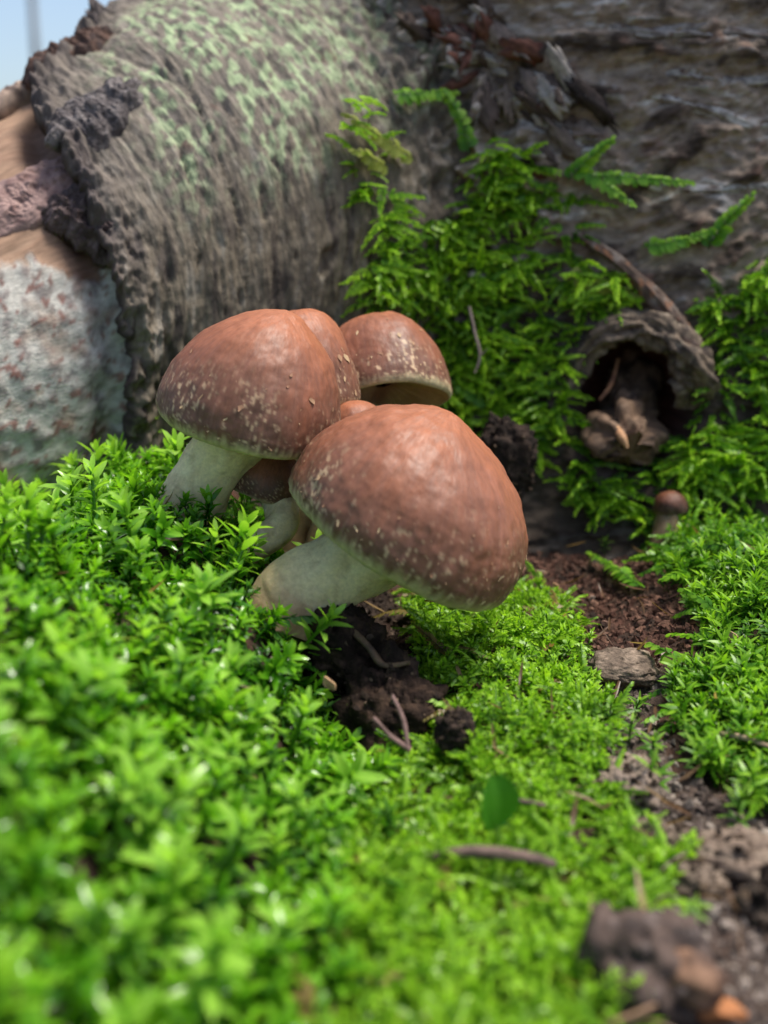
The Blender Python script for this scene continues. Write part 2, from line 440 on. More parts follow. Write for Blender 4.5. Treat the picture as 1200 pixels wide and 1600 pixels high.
def patch(name, px, py, rad_s, rad_a, lift, thick, colA, colB, seed, mat=M_BARK, n=70, m=150, tilt=0.0, rough=0.25, parent=log, curl=0.0):
    """an irregular flake lying on the log round the point seen at (px, py)"""
    ths = np.radians(np.linspace(-30, 110, 600)); best = None
    ss = np.linspace(-14, 20, 300)
    Sg, Tg = np.meshgrid(ss, ths, indexing='ij')
    u, v = proj(log_pt(Sg, Tg, log_r(Sg)))
    k = np.unravel_index(np.argmin((u - px) ** 2 + (v - py) ** 2), u.shape)
    s0, t0 = Sg[k], Tg[k]
    rho = np.linspace(0, 1, n) ** 0.8; al = np.linspace(0, 2 * math.pi, m + 1)[:-1]
    RH, AL = np.meshgrid(rho, al, indexing='ij')
    out = 1 + 0.30 * fbm(st(np.cos(AL) * 1.6, np.sin(AL) * 1.6, 0 * AL + seed), 4) + 0.06 * noise(st(np.cos(AL) * 9, np.sin(AL) * 9, 0 * AL + seed))
    ds = RH * out * rad_s * np.cos(AL); da = RH * out * rad_a * np.sin(AL)
    ds, da = ds * math.cos(tilt) - da * math.sin(tilt), ds * math.sin(tilt) + da * math.cos(tilt)
    Sx = s0 + ds; Tx = t0 + da / 9.5
    nn = fbm(st(Sx * 1.6, Tx * 14, 0 * Sx + seed), 4); rr = ridge(st(Sx * 3 + nn, Tx * 7, 0 * Sx + seed), 3)
    h = lift + thick * (1 - RH ** 5) + rough * nn * (1 - RH ** 8) + 0.35 * rough * rr * (1 - RH ** 6) + curl * np.maximum(0, -ds / rad_s) ** 2
    top = log_pt(Sx, Tx, log_r(Sx) - 0.85 + h)
    bot = log_pt(Sx[-1], Tx[-1], log_r(Sx[-1]) - 0.85 + h[-1] - 0.25)
    inn = log_pt(s0 + ds[-1] * .5, t0 + da[-1] * .5 / 9.5, log_r(Sx[-1]) - 0.85 + h[-1] * .3 - 0.3)
    P = np.concatenate([top, bot[None], inn[None]])
    c = np.empty(P.shape); c[:] = colA
    nz = fbm(P * 1.9 + seed, 4)
    c = mixc(c, colB, sstep(-0.1, 0.55, nz))
    F = grid_faces(*P.shape[:2], wrap_n=True)
    return build(name, P, F, mat, parent, c)

patch('wood_crust', 40, 285, 2.6, 1.25, 0.05, 0.22, (0.27, 0.175, 0.155), (0.17, 0.10, 0.09), 2.0, M_WOOD, rough=0.22)
patch('bark_flap', 150, 185, 2.0, 1.1, 0.75, 0.55, (0.075, 0.063, 0.063), (0.16, 0.14, 0.135), 5.0, tilt=0.2, rough=0.3, curl=0.5)
patch('bark_flap', 110, 85, 1.9, 0.8, 0.75, 0.5, (0.10, 0.055, 0.04), (0.045, 0.03, 0.028), 8.0, tilt=-0.3, rough=0.35)
patch('bark_crumbs', 165, 330, 1.1, 1.7, 0.1, 0.5, (0.055, 0.036, 0.034), (0.13, 0.095, 0.09), 11.0, tilt=-0.2, rough=0.45)
patch('bark_crumbs', 120, 300, 1.2, 0.9, 0.1, 0.35, (0.08, 0.055, 0.052), (0.17, 0.12, 0.115), 14.0, rough=0.35)
patch('wood_splinter', 30, 120, 2.2, 0.35, 0.35, 0.35, (0.36, 0.26, 0.20), (0.10, 0.07, 0.06), 17.0, M_WOOD, rough=0.15)

# ------------------------------------------------------------------ the upright trunk (right) with its hollow
HOLE = at(985, 620, 40.9)

def trunk_pt(a, z, r):
    """a: angle from the direction that faces the camera (-Y), positive to +X"""
    return st(TC[0] + r * np.sin(a), TC[1] - r * np.cos(a), z)

af = np.concatenate([np.radians(np.linspace(-180, -72, 24))[:-1], np.radians(np.linspace(-72, 38, 400)), np.radians(np.linspace(38, 180, 30))[1:-1]])
zf = np.linspace(-5, 24.5, 335)
Zt, At = np.meshgrid(zf, af, indexing='ij')
Rt = trunk_R(Zt); arcT = At * 16
wv = 1.3 * noise(st(arcT * 0.10, Zt * 0.12, 1.0)) + 0.35 * noise(st(arcT * 0.5, Zt * 0.4, 2.0)) - 0.012 * (arcT + 10) ** 2 * 0.25
zw = Zt + wv
ring = ridge(st(arcT * 0.07, zw * 0.62, 3.0), 2); ring2 = ridge(st(arcT * 0.22, zw * 1.7, 5.0), 3)
tn = fbm(st(arcT * 0.5, zw * 1.2, 8.0), 4); tf = fbm(st(arcT * 2.0, Zt * 3.2, 9.0), 4); tk = fbm(st(arcT * 1.1, Zt * 1.1, 11.0), 4)
P0 = trunk_pt(At, Zt, Rt)
# distance to the log's skin: the crest beside the crease is knobbly
rel = P0 - LOG0; sl = rel @ AX; dl = np.linalg.norm(rel - sl[..., None] * AX, axis=-1) - log_r(sl)
crest = np.exp(-(dl / 3.0) ** 2)
brk = sstep(-0.35, 0.45, fbm(st(arcT * 0.22, Zt * 0.35, 77.0), 3))
dT = 0.34 * ring * (0.35 + 0.65 * brk) + 0.13 * ring2 * brk + 0.30 * tn + 0.15 * tf + 0.22 * tk + crest * (0.75 * tk + 0.5 * np.abs(tk)) + 1.0 * np.clip(1 - np.abs(dl) / 4.0, 0, 1) ** 2
pu, pv = P0[..., 0] - HOLE[0], P0[..., 2] - HOLE[2]
eh = np.sqrt((pu / 2.05) ** 2 + (np.where(pv > 0, pv / 2.1, pv / 2.5)) ** 2) + 0.12 * noise(st(pu * 1.2, pv * 1.2, 3.0))
cave = sstep(1.08, 0.80, eh)
dT = dT * (1 - 0.7 * cave) - 4.2 * cave * (0.55 + 0.45 * sstep(1.0, 0.2, eh)) + 0.55 * np.exp(-((eh - 1.28) / 0.20) ** 2)
Pt = trunk_pt(At, Zt, Rt + dT)
tc = np.empty(Pt.shape); tc[:] = (0.235, 0.180, 0.135)
tc = mixc(tc, (0.055, 0.039, 0.030), sstep(0.0, 0.55, tn + 0.4 * tf))
tc = mixc(tc, (0.38, 0.315, 0.25), sstep(0.12, 0.6, -tn + 0.4 * tf) * 0.55)
tc = mixc(tc, (0.14, 0.075, 0.055), sstep(0.2, 0.6, tk) * 0.6)
tc = mixc(tc, (0.46, 0.43, 0.40), sstep(0.66, 0.86, ring2 + 0.25 * tf) * sstep(0.05, 0.55, fbm(st(arcT * 0.25, zw * .6, 30.), 3) + 0.2) * 0.8)
tc = mixc(tc, (0.40, 0.37, 0.33), crest * sstep(0.15, 0.5, tk) * 0.8)
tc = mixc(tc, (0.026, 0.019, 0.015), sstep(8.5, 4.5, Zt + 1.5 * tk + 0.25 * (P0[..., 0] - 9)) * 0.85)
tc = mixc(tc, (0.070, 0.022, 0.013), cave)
trunk = thing('tree_trunk', 'broad brown trunk with wrinkled bark and a small hollow, behind the mushrooms', 'trunk', (TC[0], TC[1], -6))
Ptop = np.stack([lerp(Pt[-1], np.array([TC[0], TC[1], 25.0]), k_) + np.array([0, 0, 1.0]) * (1.2 * fbm(st(Pt[-1][:, 0] * .6, Pt[-1][:, 1] * .6, 0 * Pt[-1][:, 0] + k_), 3) * (k_ > 0))[:, None] for k_ in (0.02, 0.15, 0.4, 0.7, 1.0)])  # made-up broken top, cut short out of view so sunlight reaches the wall
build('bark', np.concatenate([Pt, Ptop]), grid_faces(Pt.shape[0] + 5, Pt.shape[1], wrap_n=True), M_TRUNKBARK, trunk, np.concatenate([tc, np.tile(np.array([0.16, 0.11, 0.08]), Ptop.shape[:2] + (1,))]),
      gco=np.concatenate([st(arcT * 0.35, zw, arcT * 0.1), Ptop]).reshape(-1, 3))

def bvh_of(P, wrap):
    F = grid_faces(P.shape[0], P.shape[1], wrap)
    return BVHTree.FromPolygons([tuple(v) for v in P.reshape(-1, 3)[::1]], F.tolist())
_bt = bvh_of(Pt[::4, ::4], True); _bl = bvh_of(Pb[::4, ::4], True)

def wall_hit(px, py):
    d = Vector(ray(px, py)); dn = d.normalized(); best = None
    for b in (_bt, _bl):
        h = b.ray_cast(Vector(CAM), dn)
        if h[0] is not None and (best is None or h[3] < best[3]): best = h
    gh = ground_hit(px, py)
    if best is None or np.linalg.norm(gh - CAM) < best[3]:
        return np.array(gh), np.array([0, 0, 1.0])
    n = np.array(best[1])
    if n @ np.array(d) > 0: n = -n
    return np.array(best[0]), n

def wall_poly(pix):
    return [(p[0], p[2]) for p in (wall_hit(a, b)[0] for a, b in pix)]

# ------------------------------------------------------------------ swept tubes: twigs, roots, rims
def tube(pts, rad, nseg=10, jag=0.0, seed=0.0, sub=8, cap=True, flat=1.0):
    pts = np.asarray(pts, float); n = len(pts)
    t = np.linspace(0, n - 1, (n - 1) * sub + 1)
    def cr(v):
        v = np.asarray(v, float); i = np.clip(np.floor(t).astype(int), 0, n - 2); f = (t - i)
        if v.ndim > 1: f = f[:, None]
        p0 = v[np.clip(i - 1, 0, n - 1)]; p1 = v[i]; p2 = v[i + 1]; p3 = v[np.clip(i + 2, 0, n - 1)]
        return 0.5 * (2 * p1 + (p2 - p0) * f + (2 * p0 - 5 * p1 + 4 * p2 - p3) * f ** 2 + (3 * p1 - p0 - 3 * p2 + p3) * f ** 3)
    c = cr(pts); r = np.maximum(cr(np.asarray(rad, float)), 0.004)
    T = norm(np.gradient(c, axis=0))
    ref = np.array([0.13, 0.21, 0.97]) if abs(T[:, 2]).mean() < 0.85 else np.array([0.9, 0.3, 0.1])
    B1 = norm(np.cross(T, ref)); B2 = np.cross(T, B1)
    al = np.linspace(0, 2 * math.pi, nseg + 1)[:-1]
    ring_ = np.cos(al)[None, :, None] * B1[:, None, :] + flat * np.sin(al)[None, :, None] * B2[:, None, :]
    P = c[:, None, :] + r[:, None, None] * ring_
    if jag:
        k = fbm(st(np.broadcast_to(np.cos(al)[None] * 1.5, P.shape[:2]), np.broadcast_to(np.sin(al)[None] * 1.5, P.shape[:2]), np.broadcast_to(t[:, None] * 1.1, P.shape[:2]) + seed), 4)
        P = P + (jag * r[:, None] * k)[..., None] * ring_
    V = P.reshape(-1, 3); F = [grid_faces(*P.shape[:2], wrap_n=True)]
    if cap:
        m = len(V); V = np.concatenate([V, [c[0] - T[0] * r[0] * .25], [c[-1] + T[-1] * r[-1] * .25]])
        j = np.arange(nseg); j2 = (j + 1) % nseg; e = (P.shape[0] - 1) * nseg
        F.append(np.concatenate([st(j2, j, 0 * j + m), st(e + j, e + j2, 0 * j + m + 1)]).astype(int))
    return V, F

def tcol(V, a, b, seed=0.0, f=2.0, c=None):
    n = fbm(V * f + seed, 4); col = np.empty(V.shape); col[:] = a
    col = mixc(col, b, sstep(-0.1, 0.5, n))
    if c is not None: col = mixc(col, c, sstep(0.25, 0.6, fbm(V * f * 1.7 + seed + 9, 3)))
    return col

def twig(name, pts, rad, a, b, label=None, cat=None, parent=None, mat=M_TWIG, nseg=10, jag=0.25, seed=0.0, group=None, c=None, flat=1.0, sub=8):
    V, F = tube(pts, rad, nseg, jag, seed, sub, flat=flat)
    o = build(name, V, F, mat, parent, tcol(V, a, b, seed, c=c))
    if label: tag(o, label, cat, group)
    return o

# arched rim over the hollow, the broken stub in it, and the roots on the trunk
def hp(px, py, d): return at(px, py, d)
twig('hollow_rim', [hp(872, 660, 40.9), hp(895, 590, 40.8), hp(940, 530, 40.1), hp(1000, 508, 39.6), hp(1055, 535, 39.3), hp(1085, 590, 39.4), hp(1072, 636, 40.2)],
     [0.20, 0.30, 0.40, 0.48, 0.56, 0.55, 0.28], (0.135, 0.098, 0.068), (0.045, 0.032, 0.024), parent=trunk, mat=M_TRUNK, nseg=48, jag=1.0, seed=4.0, sub=20, c=(0.21, 0.165, 0.12))
twig('branch_stub', [hp(982, 590, 44.0), hp(978, 640, 41.8), hp(972, 685, 39.6), hp(982, 708, 38.9)], [0.95, 0.98, 0.92, 0.66], (0.125, 0.075, 0.045), (0.035, 0.023, 0.017),
     parent=trunk, mat=M_TRUNK, nseg=44, jag=0.95, seed=7.0, sub=16, c=(0.24, 0.155, 0.10))
twig('wood_splinter', [hp(962, 668, 38.9), hp(972, 684, 38.3), hp(980, 700, 38.2)], [0.12, 0.16, 0.05], (0.50, 0.28, 0.14), (0.36, 0.19, 0.10), parent=trunk, nseg=8, seed=2)
twig('wood_splinter', [hp(966, 562, 41.2), hp(955, 600, 40.6), hp(937, 625, 40.4)], [0.05, 0.09, 0.04], (0.36, 0.17, 0.08), (0.2, 0.09, 0.05), parent=trunk, nseg=8, seed=3)
def on_wall(pix, lift=0.15):
    out = []
    for a, b in pix:
        p, n = wall_hit(a, b); out.append(p + n * lift)
    return out
twig('surface_root', [hp(905, 368, 40.2), hp(945, 395, 39.7), hp(1000, 440, 39.5), hp(1050, 500, 39.5), hp(1085, 555, 39.4), hp(1100, 600, 39.9)], [0.16, 0.20, 0.24, 0.34, 0.42, 0.3],
     (0.085, 0.055, 0.040), (0.19, 0.155, 0.13), parent=trunk, mat=M_TRUNK, nseg=28, jag=0.5, seed=9.0, sub=14, c=(0.26, 0.11, 0.05))
for k, (pix, r, ca, cb) in enumerate([
        ([(775, 120), (835, 175), (885, 205), (935, 218)], 0.20, (0.40, 0.37, 0.34), (0.16, 0.13, 0.11)),
        ([(960, 270), (1030, 292), (1120, 296), (1210, 288)], 0.18, (0.38, 0.36, 0.34), (0.16, 0.13, 0.11)),
        ([(1020, 150), (1100, 170), (1160, 190), (1230, 195)], 0.20, (0.42, 0.39, 0.36), (0.16, 0.13, 0.11)),
        ([(900, 30), (1000, 52), (1100, 50), (1220, 60)], 0.20, (0.26, 0.23, 0.21), (0.10, 0.08, 0.07)),
        ([(990, 120), (1080, 118), (1140, 130), (1230, 122)], 0.17, (0.30, 0.27, 0.24), (0.12, 0.10, 0.09))]):
    twig('bark_ridge', on_wall(pix, -0.10), [r * .5, r, r * 1.1, r * .6], ca, cb, parent=trunk, mat=M_TRUNK, nseg=20, jag=0.8, seed=20 + k, sub=16, c=(0.10, 0.06, 0.045))

# knobs of broken bark along the crest where log and trunk meet
kr = np.random.default_rng(77)
uu, vv = np.meshgrid(np.linspace(0.05, math.pi - 0.05, 11), np.linspace(0, 2 * math.pi, 17)[:-1], indexing='ij')
DD = st(np.sin(uu) * np.cos(vv), np.sin(uu) * np.sin(vv), np.cos(uu))
for k in range(60):
    t_ = kr.random()
    p_, n_ = wall_hit(lerp(690, 905, t_) + kr.normal() * 34, lerp(20, 225, t_) + kr.normal() * 34)
    sz = 0.14 + 0.24 * kr.random() ** 2
    ax_ = norm(np.array([0.7, 0, -0.55]) + 0.5 * kr.normal(size=3)); ax_ = norm(ax_ - (ax_ @ n_) * n_)
    rr_ = sz * (1 + 0.9 * fbm(DD * 1.9 + k, 3))
    Q_ = rr_[..., None] * DD; Q_ = Q_ + (Q_ @ ax_)[..., None] * ax_ * (0.6 + 2.6 * kr.random()) - (Q_ @ n_)[..., None] * n_ * 0.45
    ca = [(0.34, 0.30, 0.26), (0.10, 0.07, 0.055), (0.05, 0.035, 0.03), (0.20, 0.15, 0.12), (0.15, 0.06, 0.04)][kr.integers(0, 5)]
    V_ = (p_ + n_ * 0.02 + Q_).reshape(-1, 3)
    build('bark_knob', V_, grid_faces(11, 16, wrap_n=True), M_TRUNK, trunk, tcol(V_, ca, np.asarray(ca) * 0.5, k, 2.5))

# ------------------------------------------------------------------ mushrooms
def capcolor(Tn, AL, sd, pale=0.0, dark=0.0):
    fib = fbm(st(np.cos(AL) * 9 * 1.6, np.sin(AL) * 9 * 1.6, Tn * 2.2 + sd), 4)
    fib2 = fbm(st(np.cos(AL) * 26, np.sin(AL) * 26, Tn * 5 + sd), 3)
    blot = fbm(st(np.cos(AL) * Tn * 2.6, np.sin(AL) * Tn * 2.6, 0 * Tn + sd), 4)
    spk = noise(st(np.cos(AL) * Tn * 26, np.sin(AL) * Tn * 26, 0 * Tn + sd)) + 0.7 * noise(st(np.cos(AL) * Tn * 55, np.sin(AL) * Tn * 55, 0 * Tn + sd))
    c = np.empty(Tn.shape + (3,)); c[:] = (0.325, 0.118, 0.057)
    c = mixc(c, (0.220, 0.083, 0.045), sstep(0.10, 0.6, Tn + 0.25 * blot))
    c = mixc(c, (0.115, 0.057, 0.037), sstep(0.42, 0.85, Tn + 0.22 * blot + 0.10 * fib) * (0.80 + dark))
    c = mixc(c, (0.33, 0.14, 0.09), sstep(0.1, 0.6, fib) * 0.30 * sstep(0.15, 0.45, Tn))
    c = mixc(c, (0.15, 0.058, 0.04), sstep(0.15, 0.6, fib2) * 0.30 * sstep(0.2, 0.5, Tn))
    c = mixc(c, (0.50, 0.35, 0.21), sstep(0.26, 0.66, spk + 0.2 * fib2 + 0.35 * blot) * sstep(0.50, 0.86, Tn + 0.15 * blot) * sstep(1.02, 0.9, Tn) * (0.9 + pale))
    c = mixc(c, (0.34, 0.22, 0.125), sstep(0.15, 0.75, fib2 + 0.3 * blot) * sstep(0.66, 0.86, Tn) * 0.35)
    c = mixc(c, (0.50, 0.41, 0.23), sstep(0.83, 0.94, Tn + 0.035 * fib2 + 0.03 * fib))
    return c

def mushroom(label, C, a, R, H, stem_pts, stem_r, seed, res=(150, 260), p=0.92, flecks=120, pale=0.0, dark=0.0, lean=0.0, group='cluster of brick-brown mushrooms', stem_tint=1.0, cap_tint=1.0, tuck=0.86, fleck_t=(0.42, 0.96)):
    C = np.asarray(C); a = norm(np.asarray(a))
    b1 = norm(np.cross(a, FWD)); b2 = np.cross(a, b1)
    root = thing('mushroom', label, 'mushroom', stem_pts[0], group)
    n, m = res
    T = np.linspace(0.0, 1, n); AL = np.linspace(0, 2 * math.pi, m + 1)[:-1]
    TT, AA = np.meshgrid(T, AL, indexing='ij')
    def surf(TT, AA, off=0.0):
        phi = TT * math.radians(112)
        r = R * np.sin(np.minimum(phi, math.pi / 2)) ** p
        over = np.clip((phi - math.pi / 2) / math.radians(22), 0, 1)
        r = np.where(phi > math.pi / 2, R * lerp(1.0, tuck, over ** 2), r)
        z = np.where(phi > math.pi / 2, -0.20 * R * np.sin(over * math.pi / 2), H * np.cos(np.minimum(phi, math.pi / 2)) ** 1.0)
        lum = 0.032 * fbm(st(np.cos(AA) * r / R * 1.3, np.sin(AA) * r / R * 1.3, z / R + seed), 3) + 0.012 * fbm(st(np.cos(AA) * r * 1.8, np.sin(AA) * r * 1.8, z * 1.8 + seed), 3)
        wave = 0.035 * np.sin(AA * 3 + seed) * TT ** 3 + 0.03 * np.sin(AA * 5 + 2 * seed) * TT ** 4
        r = r * (1 + lum + wave) + off * np.sin(np.minimum(phi, 2.0)); z = z * (1 + lum) + off * np.cos(phi) + 0.03 * R * np.sin(AA * 2 + seed) * TT ** 3
        P = C + r[..., None] * (np.cos(AA)[..., None] * b1 + np.sin(AA)[..., None] * b2) + z[..., None] * a
        return P + (lean * (z / H) ** 2)[..., None] * b1 * R
    fine = fbm(st(np.cos(AA) * 22, np.sin(AA) * 22, TT * 7 + seed), 3)
    off = 0.006 * R * fine * sstep(0.35, 0.7, TT)
    P = surf(TT, AA, off)
    F = grid_faces(n, m, wrap_n=True)
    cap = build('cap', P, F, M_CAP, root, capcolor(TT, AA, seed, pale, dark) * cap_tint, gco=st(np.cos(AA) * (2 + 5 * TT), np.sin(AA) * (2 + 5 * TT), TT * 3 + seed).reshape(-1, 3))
    # underside: tucked-in margin, pale veil and gills running to the stem
    nu = 14
    Q = np.linspace(0, 1, nu)
    QQ, AU = np.meshgrid(Q, AL, indexing='ij')
    rim = P[-1][None]
    cen = C + a * 0.10 * R
    gill = 0.05 * R * np.sin(AU * 60) * np.sin(QQ * math.pi) ** .5
    U = lerp(rim, cen + 0 * rim, (QQ * 0.85)[..., None]) + ((0.12 * R * np.sin(QQ * math.pi * .5) + gill * 0.4)[..., None]) * a
    uc = np.empty(U.shape); uc[:] = (0.42, 0.27, 0.14)
    uc = mixc(uc, (0.26, 0.13, 0.065), sstep(-0.2, 0.6, fbm(U * 1.3 + seed, 3)) * 0.6 + 0.25 * (QQ > .2))
    build('gills', U, grid_faces(nu, m, wrap_n=True), M_STEM, root, uc)
    # stem
    V, Fs = tube(stem_pts, stem_r, 56, 0.10, seed, 22)
    nst = len(V); tpos = np.repeat(np.linspace(0, 1, (len(stem_pts) - 1) * 22 + 1), 56); tpos = np.concatenate([tpos, [0, 1]])
    fib = fbm(st(V[:, 0] * 4, V[:, 1] * 4, V[:, 2] * 1.2 + seed), 4)
    sc = np.empty(V.shape); sc[:] = (0.80, 0.68, 0.40)
    sc = mixc(sc, (0.46, 0.33, 0.18), sstep(0.0, 0.5, fib) * 0.45)
    sc = mixc(sc, (0.24, 0.115, 0.055), sstep(0.55, 0.1, tpos + 0.15 * fib) * 0.75)
    sc = mixc(sc, (0.20, 0.13, 0.075), sstep(0.35, 0.6, fbm(V * 2.3 + seed, 4)) * 0.3)
    build('stem', V, Fs, M_STEM, root, sc * np.array([stem_tint, stem_tint * .85, stem_tint * .8]) if stem_tint != 1 else sc)
    # loose veil flakes on the cap
    if flecks:
        r_ = np.random.default_rng(int(seed * 10))
        ft = fleck_t[0] + (fleck_t[1] - fleck_t[0]) * np.sqrt(r_.random(flecks)); fa = r_.random(flecks) * 2 * math.pi
        ft = np.clip(ft + 0.06 * np.sin(fa * 2), .2, .97)
        L = 0.035 + 0.15 * r_.random(flecks) ** 3; Wd = L * (0.4 + 0.8 * r_.random(flecks))
        VV = []; FF = []; cc = []
        for k in range(flecks):
            dt = L[k] / (R * 1.9); dar = Wd[k] / (R * max(0.3, math.sin(min(ft[k] * 1.95, 1.57))))
            sk = r_.normal() * 0.6
            prof = [(-1, 0.15), (-.4, 1.0), (.3, .7), (1, .1)]
            tt_ = []; aa_ = []; oo = []
            for (x, wd) in prof:
                j = 0.5 + r_.random()
                for sgn in (-1, 1):
                    tt_.append(ft[k] + x * dt * .5); aa_.append(fa[k] + sgn * wd * dar * .5 * j + sk * x * dar * .6); oo.append(0.012 + (0.03 if x > .5 else 0.0) * r_.random() + 0.006 * r_.random())
            pts = surf(np.array(tt_), np.array(aa_), np.array(oo) + 0.004)
            b = len(VV) * 8
            VV.append(pts); FF += [(b + 2 * i, b + 2 * i + 1, b + 2 * i + 3, b + 2 * i + 2) for i in range(3)]
            cc.append(np.tile(lerp(np.array([0.28, 0.14, 0.08]), np.array([0.52, 0.37, 0.21]), r_.random() ** 1.5)[None], (8, 1)))
        fl = build('veil_flakes', np.concatenate(VV), np.array(FF), M_FLECK, cap, np.concatenate(cc))
        fl['kind'] = 'stuff'
    return root

mushroom('largest brick-brown mushroom, its wide cap leaning out in front of the others', at(637, 822, 28.6), axis_cam(0.45, 0.86, 0.22), 3.28, 3.14,
         [at(440, 1000, 28.4), at(462, 935, 28.7), at(535, 890, 28.8), at(615, 845, 28.7)], [1.25, 1.12, 1.0, 1.10], 1.0, res=(150, 280), flecks=110, p=1.36, fleck_t=(0.5, 0.93), lean=0.13)
mushroom('mushroom with bell-shaped cap and thick pale stem, nearest the peeled wood', at(387, 652, 29.9), axis_cam(0.26, 0.93, 0.22), 2.50, 3.08,
         [at(270, 860, 30.6), at(297, 790, 30.7), at(330, 730, 30.4), at(372, 670, 30.1)], [1.05, 0.93, 0.88, 1.0], 2.0, res=(130, 240), flecks=80, p=1.34, dark=0.15, lean=-0.12)
mushroom('orange-tinged mushroom cap peeking out behind the bell-shaped cap', at(482, 625, 32.9), axis_cam(-0.10, 0.97, 0.10), 1.55, 2.65,
         [at(455, 860, 33.3), at(465, 760, 33.2), at(480, 640, 33.0)], [0.7, 0.6, 0.6], 3.0, res=(80, 150), flecks=50, p=0.8)
mushroom('small smooth orange cap wedged between the bigger caps', at(556, 668, 32.2), axis_cam(-0.1, 0.95, 0.2), 0.85, 0.80,
         [at(500, 860, 32.6), at(530, 760, 32.4), at(552, 690, 32.3)], [0.5, 0.45, 0.4], 4.0, res=(60, 110), flecks=0)
mushroom('rearmost mushroom, cap flecked with cream and tilted back to show its underside', at(602, 616, 35.2), axis_cam(-0.16, 0.95, -0.26), 2.10, 2.6,
         [at(560, 820, 35.0), at(585, 730, 35.2), at(600, 640, 35.3)], [0.7, 0.6, 0.75], 5.5, res=(110, 200), flecks=150, tuck=0.90, p=0.80, pale=0.25, fleck_t=(0.3, 0.98))
mushroom('young dark brown mushroom hiding under the bell-shaped cap', at(418, 762, 31.0), axis_cam(0.25, 0.93, 0.25), 1.02, 1.1,
         [at(362, 890, 29.9), at(392, 858, 29.9), at(440, 820, 30.3), at(432, 770, 30.9)], [0.42, 0.40, 0.46, 0.5], 6.0, res=(70, 130), flecks=0, dark=0.6)
mushroom('tiny dark brown button mushroom in moss below the hollow', at(1047, 794, 38.5), axis_cam(-0.1, 0.95, 0.3), 0.60, 0.62,
         [at(1032, 870, 38.3), at(1040, 835, 38.4), at(1047, 795, 38.5)], [0.50, 0.48, 0.46], 7.0, res=(60, 110), flecks=0, dark=0.9, group=None, stem_tint=0.22, cap_tint=0.42)

# ------------------------------------------------------------------ moss
def leaf_tpl(L, W, curl, fold=0.25, point=0.5, detail=2):
    """a leaf along +Y, its face towards +Z"""
    rows = {2: [(0.0, 0.30), (0.42, 1.0), (0.80, 0.80 - 0.35 * point)], 1: [(0.0, 0.32), (0.36, 0.95), (0.76, 0.85 - 0.3 * point)], 0: [(0.0, 0.30), (0.45, 1.0)]}[detail]
    V = []; F = []; n = 3 if detail == 2 else 2
    for y, wd in rows:
        z = -curl * L * y * y; e = fold * W * .5 * wd if detail == 2 else 0.0
        V += [(-W / 2 * wd, L * y, z + e)] + ([(0, L * y, z)] if n == 3 else []) + [(W / 2 * wd, L * y, z + e)]
    V.append((0, L, -curl * L))
    for r in range(len(rows) - 1):
        for c in range(n - 1):
            b = r * n + c; F += [(b, b + 1, b + n + 1), (b, b + n + 1, b + n)]
    b = (len(rows) - 1) * n
    for c in range(n - 1): F.append((b + c, b + c + 1, len(V) - 1))
    return np.array(V, float), np.array(F, int)

def rot_from(y, z):
    """rows of matrices whose columns are x, y, z axes: y = growth, z = face"""
    y = norm(np.asarray(y, float)); z = np.asarray(z, float)
    z = norm(z - (np.sum(z * y, -1, keepdims=True)) * y); x = np.cross(y, z)
    return np.stack([x, y, z], -1)

class Proto:
    def __init__(s, grad=0.95): s.V = []; s.F = []; s.k = []; s.n = 0; s.grad = grad
    def leaf(s, tpl, pos, R, sc=1.0, tone=0.0):
        V, F = tpl
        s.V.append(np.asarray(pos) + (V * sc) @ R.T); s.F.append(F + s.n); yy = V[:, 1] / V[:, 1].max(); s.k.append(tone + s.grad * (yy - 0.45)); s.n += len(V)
    def stem(s, pts, r, tone=-0.6):
        pts = np.asarray(pts, float); V = []; F = []
        for i, p in enumerate(pts):
            for a in range(3): V.append(p + r * np.array([math.cos(a * 2.09), math.sin(a * 2.09), 0.3 * math.sin(a)]))
        for i in range(len(pts) - 1):
            for a in range(3):
                b, c = 3 * i + a, 3 * i + (a + 1) % 3
                F += [(b, c, c + 3), (b, c + 3, b + 3)]
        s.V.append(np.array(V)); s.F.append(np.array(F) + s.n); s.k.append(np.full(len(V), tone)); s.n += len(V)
    def done(s):
        return np.concatenate(s.V), np.concatenate(s.F), np.concatenate(s.k)

def shoot(r_, h, nl, L, W, spread_top=0.9, lower=1.3, detail=2, curl=0.25, point=0.6):
    """an upright leafy moss shoot along +Z: a rosette on top, fewer leaves below"""
    P = Proto(); lean = r_.normal(size=2) * 0.12 * h
    for i in range(nl):
        f = 1 - (i / max(nl - 1, 1)) ** 1.3 * 0.8
        base = np.array([lean[0] * f * f, lean[1] * f * f, h * f])
        a = i * 2.39996 + r_.normal() * 0.25
        el = lerp(0.95, 0.25, (1 - f)) * spread_top if i > 2 else 1.15      # elevation of leaf: steep at the tip
        el += r_.normal() * 0.15
        d = np.array([math.cos(a) * math.cos(el), math.sin(a) * math.cos(el), math.sin(el)])
        up_ = np.array([-math.cos(a) * math.sin(el), -math.sin(a) * math.sin(el), math.cos(el)])
        sc = (0.55 + 0.45 * min(1, i / 4)) * (1 - 0.35 * (1 - f)) * (0.85 + 0.3 * r_.random())
        tpl = leaf_tpl(L, W, curl * (0.5 + r_.random()), 0.3, point, detail)
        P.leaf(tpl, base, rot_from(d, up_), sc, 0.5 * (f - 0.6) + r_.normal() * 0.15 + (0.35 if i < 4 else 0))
    P.stem([[0, 0, -0.3 * h], [lean[0] * .3, lean[1] * .3, .5 * h], [lean[0], lean[1], h]], 0.03 * (L / 0.45))
    return P.done()

